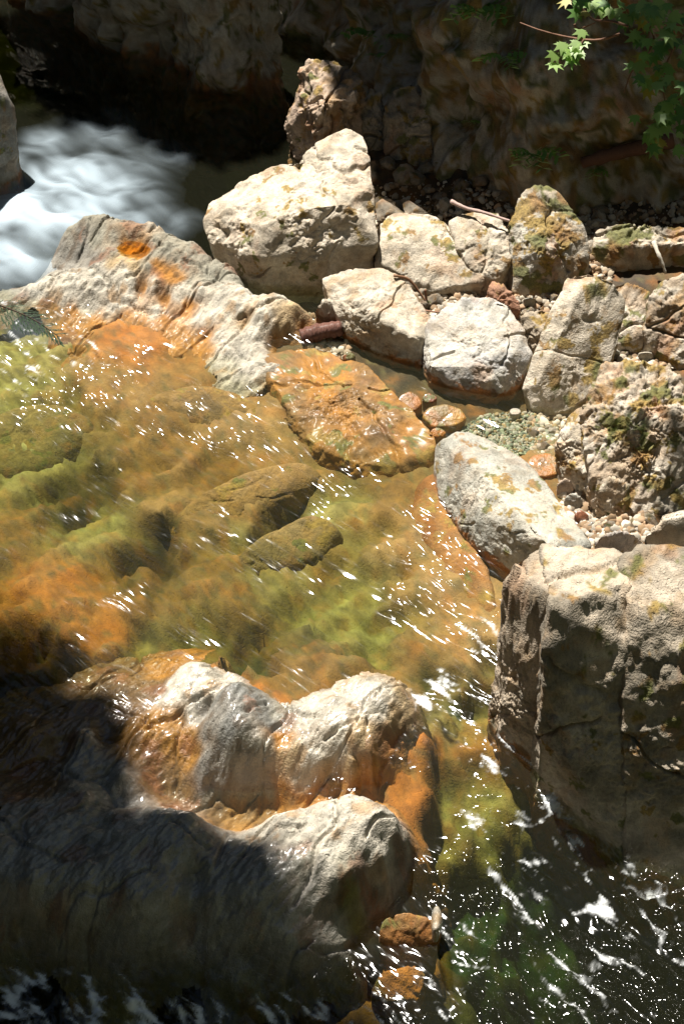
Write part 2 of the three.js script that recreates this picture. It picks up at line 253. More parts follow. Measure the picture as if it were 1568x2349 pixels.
{
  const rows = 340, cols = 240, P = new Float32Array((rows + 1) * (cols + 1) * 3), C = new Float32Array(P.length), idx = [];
  for (let j = 0; j <= rows; j++) for (let i = 0; i <= cols; i++) {
    const t = j / rows, z = -4.5 - 27 * Math.pow(t, 1.25), half = 3.2 + 0.22 * Math.abs(z), x = (i / cols * 2 - 1) * half, k = (j * (cols + 1) + i) * 3;
    const [d, r, g, b] = bedAt(x, z); let y = level(x, z) - d;
    const deep = clamp(d * 2.2, 0.25, 1);
    const se = x * 0.8 - z * 0.6, sf = x * 0.6 + z * 0.8, rg = noise(se * 0.45, 61, sf * 1.5 + 0.3 * noise(x, 2, z)), rg2 = noise(se * 1.1, 65, sf * 3.6);
    y += deep * (0.13 * rg + 0.06 * rg2 + 0.07 * fbm(x * 1.3, 5, z * 1.3, 3)) + 0.018 * noise(x * 9, 2, z * 9) + 0.01 * noise(x * 21, 2, z * 21);
    const cr = Math.abs(noise(x * 0.9 + 0.2 * noise(x * 3, 0, z * 3), 12, z * 0.9)); y -= 0.10 * deep * (1 - sstep(0, 0.09, cr));
    if (d > 0) y = Math.min(y, level(x, z) - 0.025);
    P[k] = x; P[k + 1] = y; P[k + 2] = z;
    const n1 = noise(x * 2.6, 7, z * 2.6), n2 = noise(x * 7.7, 7, z * 7.7), n3 = noise(x * 26, 7, z * 26), st = fbm(x * 3.1, 44, z * 3.1, 4);
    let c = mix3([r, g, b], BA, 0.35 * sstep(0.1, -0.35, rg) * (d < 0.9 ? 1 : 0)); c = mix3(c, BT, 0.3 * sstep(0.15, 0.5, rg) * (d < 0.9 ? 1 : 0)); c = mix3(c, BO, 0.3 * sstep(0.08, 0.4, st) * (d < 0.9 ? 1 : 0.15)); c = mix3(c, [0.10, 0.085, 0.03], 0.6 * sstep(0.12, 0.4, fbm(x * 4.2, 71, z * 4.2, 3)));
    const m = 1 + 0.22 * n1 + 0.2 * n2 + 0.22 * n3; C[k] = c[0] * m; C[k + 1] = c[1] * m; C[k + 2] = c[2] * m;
  }
  for (let j = 0; j < rows; j++) for (let i = 0; i < cols; i++) { const a = j * (cols + 1) + i, b = a + 1, c = a + cols + 1, d = c + 1; idx.push(a, b, c, b, d, c); }
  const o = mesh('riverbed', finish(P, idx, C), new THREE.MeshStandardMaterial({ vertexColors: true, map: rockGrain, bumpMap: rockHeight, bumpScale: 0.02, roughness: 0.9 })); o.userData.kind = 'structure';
}
// ------------------------------------------------------------------ ground far out, to the horizon
{
  const g = new THREE.PlaneGeometry(360, 360, 8, 8); g.rotateX(-Math.PI / 2); g.translate(0, -3.2, 0);
  mesh('ground', g, new THREE.MeshStandardMaterial({ color: new THREE.Color().setRGB(0.06, 0.055, 0.03), roughness: 1 })).userData.kind = 'structure';
}
// ------------------------------------------------------------------ water
const riffle = [   // how broken the surface is: [px, py, amount]
  [60, 850, 1.5], [250, 850, 1.5], [120, 760, 1.2], [450, 860, 1.2], [350, 980, 1.2], [200, 950, 1.2], [520, 1080, 1.1], [650, 1060, 0.7], [800, 1120, 0.9], [450, 1170, 0.5], [300, 1150, 0.35], [100, 1150, 0.35], [60, 1250, 0.3], [600, 1250, 0.35], [400, 1300, 0.3], [950, 1250, 1.2], [1050, 1350, 1.8], [1100, 1440, 1.9], [880, 1200, 1.0], [760, 1100, 1.0], [250, 1300, 0.4], [300, 1360, 0.5], [600, 1420, 0.4], [800, 1320, 0.35], [700, 1340, 0.35], [500, 1450, 0.35], [900, 1480, 0.7], [950, 1560, 0.9], [620, 1560, 0.2], [350, 1500, 0.3], [60, 1400, 0.8], [100, 1550, 0.6], [1080, 1620, 0.5], [1050, 1700, 0.5],
  [950, 1850, 1.2], [1150, 1800, 1.6], [1250, 1950, 2.5], [1400, 2080, 2.6], [1100, 2100, 2.2], [1300, 2250, 2.5], [1000, 2200, 1.9], [850, 2300, 2.0], [600, 2320, 2.2], [200, 2300, 2.2], [1500, 2300, 2.1], [1100, 960, 0.5], [1200, 980, 0.12], [1000, 900, 0.3], [830, 900, 0.15], [560, 1880, 0.2], [350, 1750, 0.3], [300, 250, 0.9], [100, 400, 0.4], [500, 400, 0.6], [200, 520, 0.4], [40, 560, 0.4], [300, 430, 0.5],
].map(([x, y, a]) => { const q = G(x, y, y > 1750 ? -0.5 : 0); return [q.x, q.z, a]; });
const brokenGrid = (() => { const nx = 90, nz = 140, a = new Float32Array(nx * nz); for (let j = 0; j < nz; j++) for (let i = 0; i < nx; i++) { const x = -9 + 0.2 * i, z = -32 + 0.2 * j; let W = 0, s = 0; for (const q of riffle) { const dx = x - q[0], dz = (z - q[1]) * 0.8, w = 1 / Math.pow(dx * dx + dz * dz + 0.05, 2); W += w; s += w * q[2]; } a[j * nx + i] = s / W; } return { nx, nz, a }; })();
function broken(x, z) { const { nx, nz, a } = brokenGrid, u = clamp((x + 9) / 0.2, 0, nx - 1.001), v = clamp((z + 32) / 0.2, 0, nz - 1.001), i = Math.floor(u), j = Math.floor(v), f = u - i, g = v - j, k = j * nx + i; return lerp(lerp(a[k], a[k + 1], f), lerp(a[k + nx], a[k + nx + 1], f), g); }
function wave(x, z) {
  const a = along(x, z), c = across(x, z), w = 0.35 * noise(x * 0.7, 1, z * 0.7), b = broken(x, z) * (0.3 + 1.3 * sstep(-0.25, 0.6, noise(x * 0.9, 51, z * 0.9) + 0.4 * noise(a * 1.2, 57, c * 3)));
  const low = sstep(-10.5, -8.8, z);      // the lower pool is choppier and less drawn out
  const s1 = noise(a * 0.8 + w, 3, c * 2.4 + w), s2 = noise(a * (1.5 + 0.9 * low) + w, 13, c * (7 - 3 * low) + 2 * w), s3 = noise(a * (2.6 + 4 * low) + w, 23, c * (15 - 5 * low) + 2 * w), s4 = noise(a * (5 + 6 * low), 31, c * 26);
  return b * (0.024 * s1 + 0.019 * (1 - Math.abs(s2)) + 0.0085 * s3 + 0.0032 * s4);
}
const river = group('river'); river.userData.kind = 'structure';
{
  const sheet = (z0, z1, rows, cols, bump, rough) => {
    const P = new Float32Array((rows + 1) * (cols + 1) * 3), uv = new Float32Array((rows + 1) * (cols + 1) * 2), idx = [];
    for (let j = 0; j <= rows; j++) for (let i = 0; i <= cols; i++) {
      const z = lerp(z0, z1, Math.pow(j / rows, 1.15)), half = 1.7 + 0.235 * Math.abs(z), x = (i / cols * 2 - 1) * half, n = j * (cols + 1) + i;
      P[n * 3] = x; P[n * 3 + 1] = level(x, z) + wave(x, z); P[n * 3 + 2] = z; uv[n * 2] = along(x, z) / 2.2; uv[n * 2 + 1] = across(x, z) / 1.5;
    }
    for (let j = 0; j < rows; j++) for (let i = 0; i < cols; i++) { const a = j * (cols + 1) + i, b = a + 1, c = a + cols + 1, d = c + 1; idx.push(a, b, c, b, d, c); }
    const g = new THREE.BufferGeometry(); g.setAttribute('position', new THREE.BufferAttribute(P, 3)); g.setAttribute('uv', new THREE.BufferAttribute(uv, 2)); g.setIndex(idx); g.computeVertexNormals();
    mesh('water_surface', g, new THREE.MeshPhysicalMaterial({ color: 0xffffff, roughness: rough, transmission: 1, thickness: 0, ior: 1.33, bumpMap: rippleHeight, bumpScale: bump }), river);
  };
  sheet(-5.2, -17.2, 560, 440, 0.010, 0.11);
  sheet(-17.2, -31, 130, 240, 0.003, 0.06);
  // the body of water under it takes the colour out of the light with depth
  const br = 60, bc = 24, pos = [], bi = [], top = (i, j) => { const z = -5.0 - 26.4 * (j / br), half = 0.9 + 0.235 * Math.abs(z) + 0.7, x = (i / bc * 2 - 1) * half; return [x, z]; };
  for (let s = 0; s < 2; s++) for (let j = 0; j <= br; j++) for (let i = 0; i <= bc; i++) { const [x, z] = top(i, j); pos.push(x, s ? -3 : level(x, z) - 0.012, z); }
  const L = (br + 1) * (bc + 1), I = (i, j, s) => s * L + j * (bc + 1) + i;
  for (let j = 0; j < br; j++) for (let i = 0; i < bc; i++) { bi.push(I(i, j, 0), I(i + 1, j, 0), I(i, j + 1, 0), I(i + 1, j, 0), I(i + 1, j + 1, 0), I(i, j + 1, 0)); bi.push(I(i, j, 1), I(i, j + 1, 1), I(i + 1, j, 1), I(i + 1, j, 1), I(i, j + 1, 1), I(i + 1, j + 1, 1)); }
  for (let j = 0; j < br; j++) for (const [i, f] of [[0, 0], [bc, 1]]) { const a = I(i, j, 0), b = I(i, j + 1, 0), c = I(i, j, 1), d = I(i, j + 1, 1); f ? bi.push(a, c, b, b, c, d) : bi.push(a, b, c, b, d, c); }
  for (let i = 0; i < bc; i++) for (const [j, f] of [[0, 0], [br, 1]]) { const a = I(i, j, 0), b = I(i + 1, j, 0), c = I(i, j, 1), d = I(i + 1, j, 1); f ? bi.push(a, b, c, b, d, c) : bi.push(a, c, b, b, c, d); }
  const bg = new THREE.BufferGeometry(); bg.setAttribute('position', new THREE.Float32BufferAttribute(pos, 3)); bg.setIndex(bi); bg.computeVertexNormals();
  mesh('water_body', bg, new THREE.MeshPhysicalMaterial({ color: new THREE.Color().setRGB(0.12, 0.13, 0.05), roughness: 0.6, transparent: true, opacity: 0.03, thickness: 1, attenuationColor: new THREE.Color().setRGB(0.60, 0.63, 0.40), attenuationDistance: 0.8 }), river);
}
// white water: foam carried on the surface; pool streaks also paint glints and reflections
const foamGlintSpots = [ // [px, py, radius m, amount]
  [60, 480, 1.1, 1.0], [150, 430, 0.9, 1.0], [130, 520, 1.0, 1.1], [30, 600, 0.9, 0.9], [-60, 420, 1.0, 0.9], [230, 470, 0.9, 0.8], [300, 520, 0.7, 0.6], [120, 350, 0.7, 0.55], [220, 330, 0.9, 0.5], [320, 390, 0.9, 0.42], [400, 530, 0.5, 0.4], [250, 290, 0.6, 0.35],
  [1120, 1740, 0.14, 0.55], [1160, 1775, 0.15, 0.7], [1220, 1830, 0.16, 0.75], [1262, 1880, 0.16, 0.7], [1190, 1930, 0.16, 0.6], [1240, 1985, 0.18, 0.65], [1310, 2035, 0.18, 0.7], [1380, 2080, 0.16, 0.6], [1330, 1950, 0.13, 0.55], [1430, 2010, 0.14, 0.5],
  [1000, 1570, 0.22, 0.5], [970, 1600, 0.2, 0.45], [1080, 1910, 0.2, 0.45], [1080, 2130, 0.25, 0.45], [1290, 2240, 0.25, 0.45], [1060, 2260, 0.25, 0.45], [850, 2310, 0.25, 0.42], [1360, 2300, 0.22, 0.45], [1420, 2200, 0.25, 0.5], [1480, 2120, 0.2, 0.5], [1550, 2150, 0.2, 0.5], [1500, 2060, 0.14, 0.5], [1300, 1925, 0.1, 0.55], [1370, 1975, 0.1, 0.5], [1210, 2060, 0.18, 0.42], [1150, 2010, 0.15, 0.42], [60, 2290, 0.4, 0.6], [180, 2300, 0.4, 0.6], [330, 2320, 0.35, 0.48], [480, 2325, 0.35, 0.48], [620, 2330, 0.3, 0.46], [740, 2320, 0.25, 0.46], [30, 2230, 0.25, 0.45], [100, 2345, 0.35, 0.46], [120, 830, 0.8, 0.3], [60, 770, 0.6, 0.3], [1110, 1460, 0.25, 0.5],  // foreground spots: bluish streaks painted for sky reflected in the ripples
].map(([x, y, r, a]) => { const q = G(x, y, y > 1750 ? -0.5 : 0); return [q.x, q.z, r, a]; });
{
  const patches = [[-9.4, 0.6, -25.5, -16.2, 260, 240, 1], [-4.9, 3.4, -17.4, -10, 320, 320, 0], [-3.2, 3.9, -10.8, -6.2, 400, 320, 0]], gs = [];
  for (const [x0, x1, z0, z1, nx, nz, deep] of patches) {
    const pos = [], col = [], idx = [], n = (nx + 1) * (nz + 1), A = new Float32Array(n);
    for (let j = 0; j <= nz; j++) for (let i = 0; i <= nx; i++) {
      const x = lerp(x0, x1, i / nx), z = lerp(z0, z1, j / nz), a = along(x, z), c = across(x, z), w = 0.3 * noise(x * 1.1, 5, z * 1.1); let m = 0;
      for (const q of foamGlintSpots) { const d2 = ((x - q[0]) ** 2 + (z - q[1]) ** 2) / (q[2] * q[2]); if (d2 < 5) m = Math.max(m, q[3] * Math.exp(-d2)); }
      let al, y = level(x, z) + wave(x, z) + 0.006;
      if (deep) { const f = 0.5 + 0.5 * fbm(a * 0.55 + w, 8, c * 1.3 + w, 3), f2 = fbm(a * 0.9 + w, 18, c * 3.2 + w, 3); al = 0.8 * sstep(0.05, 1.15, m * (0.25 + 0.95 * f) + m * 0.18 * f2 - 0.03); y = level(x, z) + 0.05 + 0.12 * m * f + 0.012 * m * f2; }
      else { const f = fbm(a * 3 + w, 8, c * 9 + w, 4), f3 = noise(a * 12, 4, c * 24); const cr = 1 - Math.abs(noise(a * 0.75 + w, 8, c * 3 + 1.6 * w)), cr2 = 1 - Math.abs(noise(a * 1.6 + w, 28, c * 6.5 + 2 * w)); al = 0.85 * sstep(0.76, 1.04, m * 0.55 + 0.55 * cr + 0.18 * cr2 + 0.22 * f + 0.1 * f3) * (m > 0.1 ? 1 : 0); }
      if (i === 0 || j === 0 || i === nx || j === nz) al = 0;
      pos.push(x, y, z); deep ? col.push(0.55, 0.68, 0.78, al) : col.push(0.82, 0.85, 0.86, al); A[j * (nx + 1) + i] = al;  // far white water tinted blue, the tone of sky-lit shade put into its colour
    }
    for (let j = 0; j < nz; j++) for (let i = 0; i < nx; i++) { const a = j * (nx + 1) + i, b = a + 1, c = a + nx + 1, d = c + 1; if (A[a] + A[b] + A[c] + A[d] > 0.012) idx.push(a, c, b, b, c, d); }
    const g = new THREE.BufferGeometry(); g.setAttribute('position', new THREE.Float32BufferAttribute(pos, 3)); g.setAttribute('color', new THREE.Float32BufferAttribute(col, 4)); g.setIndex(idx); g.computeVertexNormals(); gs.push(g);
  }
  const f = mesh('foam', mergeGeometries(gs), new THREE.MeshStandardMaterial({ vertexColors: true, transparent: true, roughness: 0.7 })); f.userData.kind = 'stuff'; tag(f, 'white foam and silky white water carried on the stream, with painted glints and bluish shade', 'foam');
}
// ------------------------------------------------------------------ gorge wall
function wallStrip(name, line, H, lean, rowsN, colsN, style, seed) {       // line: foot of the wall [x, z]; it rises leaning back
  const L = [0]; for (let i = 1; i < line.length; i++) L.push(L[i - 1] + Math.hypot(line[i][0] - line[i - 1][0], line[i][1] - line[i - 1][1]));
  const T = L[L.length - 1], P = new Float32Array((rowsN + 1) * (colsN + 1) * 3), C = new Float32Array(P.length), idx = [];
  const foot = (s) => { let k = 1; while (k < line.length - 1 && L[k] < s) k++; const t = (s - L[k - 1]) / (L[k] - L[k - 1]); return [lerp(line[k - 1][0], line[k][0], t), lerp(line[k - 1][1], line[k][1], t)]; };
  for (let j = 0; j <= rowsN; j++) for (let i = 0; i <= colsN; i++) {
    const s = i / colsN * T, t = j / rowsN, y = -1.6 + (H + 1.6) * Math.pow(t, 1.5), a = foot(Math.max(0, s - 1.5)), b = foot(Math.min(T, s + 1.5)), m = [(a[0] + b[0]) / 2, (a[1] + b[1]) / 2], ln = Math.hypot(b[0] - a[0], b[1] - a[1]), nx = -(b[1] - a[1]) / ln, nz = (b[0] - a[0]) / ln;
    let x = m[0] - nx * lean * Math.max(0, y), z = m[1] - nz * lean * Math.max(0, y);
    let d = 0.75 * fbm(x * 0.45 + seed, y * 0.4, z * 0.45, 3) + 0.15 * fbm(x * 1.6, y * 0.9 + seed, z * 1.6, 3) + 0.55 * facet(x * 1.3 + 0.2 * noise(x, y, z), y * 0.7, z * 1.3, 1.2, 500, 0.25) + 0.5 * facet(x * 1.4, y * 0.8, z * 1.4, 0.45, 540, 0.25) + 0.45 * facet(x, y * 0.8, z, 0.17, 580, 0.2);
    d += 0.03 * noise(x * 6, y * 5, z * 6) + 0.018 * noise(x * 13, y * 11, z * 13);
    d *= sstep(-1.6, 0.1, y) * 0.75 + 0.25;
    const k = (j * (colsN + 1) + i) * 3; x += nx * d; z += nz * d; P[k] = x; P[k + 1] = y + 0.12 * noise(x, y, z); P[k + 2] = z;
    const c = rockColor(x, y, z, 0.3, style, seed); C[k] = c[0]; C[k + 1] = c[1]; C[k + 2] = c[2];
  }
  for (let j = 0; j < rowsN; j++) for (let i = 0; i < colsN; i++) { const a = j * (colsN + 1) + i, b = a + 1, c = a + colsN + 1, d = c + 1; idx.push(a, b, c, b, d, c); }
  const o = mesh(name, finish(P, idx, C), rockDry); o.userData.kind = 'structure'; return o;
}
const foots = [[-60, -60], [110, -20], [200, 85], [310, 165], [450, 222], [560, 255], [640, 235], [720, 170]].map(([x, y]) => { const q = G(x, y, 0); return [q.x, q.z]; });
const footR = [[560, 0], [720, 95], [850, 200], [905, 350], [950, 470], [1060, 525], [1250, 538], [1420, 555], [1600, 565], [1900, 575]].map(([x, y]) => { const q = G(x, y, 0); return [q.x, q.z]; });
const wallStyle = { a: [0.46, 0.42, 0.35], b: [0.35, 0.315, 0.25], tan: 0.45, moss: 0.2, wet: 0.05, rough: 1, chips: 1 };
const bankStyle = { a: [0.46, 0.42, 0.35], b: [0.35, 0.315, 0.25], tan: 0.8, moss: 0.5, wet: -2, rough: 1, chips: 1 };
const cliff = wallStrip('cliff', foots, 9.5, 0.14, 200, 220, wallStyle, 3.1);
const bank = wallStrip('rock_bank', footR, 8.5, 0.28, 200, 260, bankStyle, 9.7);
// left side of the gorge, seen as a dark edge, and the slopes above both walls
rock('dark_cliff_rock', 'dark shaded rock standing at the edge of the white water', 'rock', [{ p: [[-160, 140, 2.2], [0, 165, 1.5], [28, 230, 1.2], [34, 300, 0.8], [36, 380, 0.35], [0, 450, 0], [-120, 470, 0]], base: -1, style: 'dark', N: 40 }]);

// wooded gorge sides left, right and behind, added unseen to shut off low sky
function slope(name, line, H, lean, seed) {
  const n = 40, m = 14, P = [], idx = [], C = [];
  for (let j = 0; j <= m; j++) for (let i = 0; i <= n; i++) { const t = i / n * (line.length - 1), k = Math.min(line.length - 2, Math.floor(t)), f = t - k, x = lerp(line[k][0], line[k + 1][0], f), z = lerp(line[k][1], line[k + 1][1], f), l = Math.hypot(x, z + 14), y = -3 + (H + 3) * j / m, o = lean * Math.max(0, y) + 1.2 * noise(x * 0.3, y * 0.3, z * 0.3 + seed); P.push(x + x / l * o, y, z + (z + 14) / l * o); const v = 1 + 0.4 * noise(x, y, z); C.push(0.045 * v, 0.055 * v, 0.022 * v); }
  for (let j = 0; j < m; j++) for (let i = 0; i < n; i++) { const a = j * (n + 1) + i, b = a + 1, c = a + n + 1, d = c + 1; idx.push(a, b, c, b, d, c); }
  mesh(name, finish(Float32Array.from(P), idx, Float32Array.from(C)), new THREE.MeshStandardMaterial({ vertexColors: true, roughness: 1 })).userData.kind = 'structure';
}
slope('added_gorge_slope', [[-11, -32], [-9.5, -22], [-9, -12], [-10, -2], [-9, 8], [-4, 13], [4, 13], [9, 8], [9.5, -2], [8.5, -12], [8.5, -20], [10, -26]], 30, 0.18, 2);
slope('added_forest_slope', [[-14, -30], [-8, -33], [0, -31], [6, -28], [12, -27]], 24, 0.32, 6);  // added slope ahead, raised to cut more sky light

//@ROCKS
const caster = new THREE.Raycaster(); scene.updateMatrixWorld(true);
function onWall(px, py, out = 0) { caster.set(camera.position, sight(px, py)); const h = caster.intersectObjects([bank, cliff], false)[0]; return h ? h.point.addScaledVector(sight(px, py), -out) : at(px, py, 22); }
// trees that overhang the gorge above the picture and shade its lower left corner
const bark = new THREE.MeshStandardMaterial({ color: new THREE.Color().setRGB(0.09, 0.065, 0.045), roughness: 1, bumpMap: rockHeight, bumpScale: 0.03 });
const leafMats = [[0.05, 0.10, 0.018], [0.07, 0.13, 0.022], [0.035, 0.075, 0.015]].map((c) => new THREE.MeshPhysicalMaterial({ color: new THREE.Color().setRGB(...c), roughness: 0.9, transmission: 0.35, thickness: 0, side: THREE.DoubleSide }));
function tree(name, label, foot, crowns, count, leaf, seed) {     // crowns: [centre, rx, ry, rz]
  const o = group(name, foot), r = mulberry(seed), top = crowns[0][0].clone().sub(foot);
  const limbs = [new THREE.TubeGeometry(new THREE.CatmullRomCurve3([V(0, -1, 0), V(top.x * 0.08, top.y * 0.35, top.z * 0.08), V(top.x * 0.35, top.y * 0.7, top.z * 0.35), top]), 20, 0.2, 9)];
  for (const [c, rx, ry, rz] of crowns) for (let k = 0; k < 5; k++) { const e = c.clone().sub(foot).add(V((r() - 0.5) * rx * 1.3, (r() - 0.5) * ry * 1.2, (r() - 0.5) * rz * 1.3)), b = V(top.x * 0.25, top.y * (0.55 + 0.15 * r()), top.z * 0.25); limbs.push(new THREE.TubeGeometry(new THREE.QuadraticBezierCurve3(b, b.clone().lerp(e, 0.5).add(V(0, 0.5, 0)), e), 10, 0.05, 6)); }
  mesh('trunk', mergeGeometries(limbs), bark, o);
  const pos = [], idx = [], a = V(0, 0, 0), b = V(0, 0, 0), n = V(0, 0, 0);
  for (const [c, rx, ry, rz] of crowns) for (let k = 0; k < count; k++) {
    const u = r() * 6.283, w = r() * 2 - 1, q = Math.sqrt(1 - w * w), rad = Math.cbrt(r()) * (0.8 + 0.3 * noise(Math.cos(u) * q * 2 + seed, w * 2, Math.sin(u) * q * 2)), p = c.clone().sub(foot).add(V(Math.cos(u) * q * rx * rad, w * ry * rad, Math.sin(u) * q * rz * rad));
    n.set(r() - 0.5, 0.6 + r() * 0.5, r() - 0.5).normalize(); a.set(r() - 0.5, r() - 0.5, r() - 0.5).cross(n).normalize(); b.crossVectors(n, a); const L = leaf * (0.6 + 0.8 * r()), i = pos.length / 3;
    for (const [s, t] of [[0, -0.6], [0.35, -0.1], [0.2, 0.3], [0, 0.7], [-0.2, 0.3], [-0.35, -0.1]]) pos.push(p.x + (a.x * s + b.x * t) * L, p.y + (a.y * s + b.y * t) * L - 0.1 * L * t * t, p.z + (a.z * s + b.z * t) * L);
    idx.push(i, i + 1, i + 2, i, i + 2, i + 3, i, i + 3, i + 4, i, i + 4, i + 5);
  }
  const g = new THREE.BufferGeometry(); g.setAttribute('position', new THREE.Float32BufferAttribute(pos, 3)); g.setIndex(idx); g.computeVertexNormals();
  mesh('crown', g, leafMats[seed % 3], o); tag(o, label, 'tree', 'trees leaning over the gorge'); return o;
}
const overhead = (px, py, y, t) => G(px, py, y).addScaledVector(SUN, t);
tree('overhanging_tree', 'broadleaf tree leaning over the gorge on the side of the dark foreground rock', V(-8.6, 0, -10.5), [[overhead(250, 2100, 0, 20), 1.35, 0.9, 1.15], [overhead(20, 1880, 0, 20), 1.2, 0.8, 1.3], [overhead(640, 2200, 0, 20), 0.9, 0.6, 0.75], [overhead(330, 2330, 0, 17), 1.2, 0.6, 0.7], [overhead(420, 1990, 0, 21), 0.9, 0.6, 0.5]], 3600, 0.2, 31);
tree('overhanging_tree', 'broadleaf tree leaning over the gorge beside the shaded slide', V(-9.0, 0, -17.5), [[overhead(-60, 1530, 0, 20), 1.0, 0.8, 1.3], [overhead(110, 1690, 0, 20), 0.9, 0.6, 0.9]], 2600, 0.2, 32);

tree('overhanging_tree', 'broadleaf tree on the cliff top leaning over the dark river', V(-5.5, 8.5, -30), [[overhead(120, 130, 0, 13.5), 1.9, 0.9, 2.2], [overhead(330, 220, 0, 13.5), 1.7, 0.9, 1.6], [overhead(500, 300, 0, 13), 1.3, 0.8, 1.2]], 4200, 0.26, 33);
const overBank = (px, py) => onWall(px, py).addScaledVector(SUN, 8.5);
tree('overhanging_tree', 'broadleaf tree on the rock bank over the mossy boulders', V(1, 7.5, -26), [[overBank(1000, 70), 1.4, 0.7, 0.9], [overBank(860, 60), 1.4, 0.7, 0.9], [overBank(1180, 90), 1.5, 0.7, 0.9], [overBank(720, 60), 1.2, 0.6, 0.8], [overBank(960, 180), 1.2, 0.6, 0.8], [overBank(880, 170), 1.0, 0.6, 0.7], [overBank(930, 215), 0.8, 0.5, 0.6]], 3600, 0.24, 34);
tree('overhanging_tree', 'broadleaf tree on the rock bank above the fallen log', V(5, 7.5, -24), [[overBank(1340, 90), 1.5, 0.7, 0.9], [overBank(1480, 120), 1.4, 0.7, 0.9], [overBank(1550, 230), 1.0, 0.6, 0.7]], 3600, 0.24, 35);

// ------------------------------------------------------------------ bedrock: continuous water-worn rock through surveyed points
function surface(pts) {          // smooth surface through [x, z, h]
  const n = pts.length, A = [], phi = (x, z, q) => Math.sqrt((x - q[0]) ** 2 + (z - q[1]) ** 2 + 0.0022), mean = pts.reduce((t, q) => t + q[2], 0) / n;
  for (let i = 0; i < n; i++) { A.push(new Float64Array(n + 1)); for (let j = 0; j < n; j++) A[i][j] = phi(pts[i][0], pts[i][1], pts[j]); A[i][i] -= 0.005; A[i][n] = pts[i][2] - mean; }
  for (let k = 0; k < n; k++) { let p = k; for (let i = k + 1; i < n; i++) if (Math.abs(A[i][k]) > Math.abs(A[p][k])) p = i; [A[k], A[p]] = [A[p], A[k]]; for (let i = k + 1; i < n; i++) { const f = A[i][k] / A[k][k]; if (f) for (let j = k; j <= n; j++) A[i][j] -= f * A[k][j]; } }
  const w = new Float64Array(n); for (let i = n - 1; i >= 0; i--) { let t = A[i][n]; for (let j = i + 1; j < n; j++) t -= A[i][j] * w[j]; w[i] = t / A[i][i]; }
  return (x, z) => { let t = mean; for (let i = 0; i < n; i++) t += w[i] * phi(x, z, pts[i]); return t; };
}
const RC = { W: [0.42, 0.385, 0.315], G: [0.19, 0.187, 0.168], T: [0.36, 0.265, 0.145], O: [0.33, 0.14, 0.016], D: [0.29, 0.27, 0.235], B: [0.15, 0.078, 0.022], A: [0.24, 0.115, 0.018], S: [0.235, 0.22, 0.17], K: [0.21, 0.195, 0.165], M: [0.16, 0.15, 0.035] };  // G: the dome's grey, darkened for the tree shadow lying on it
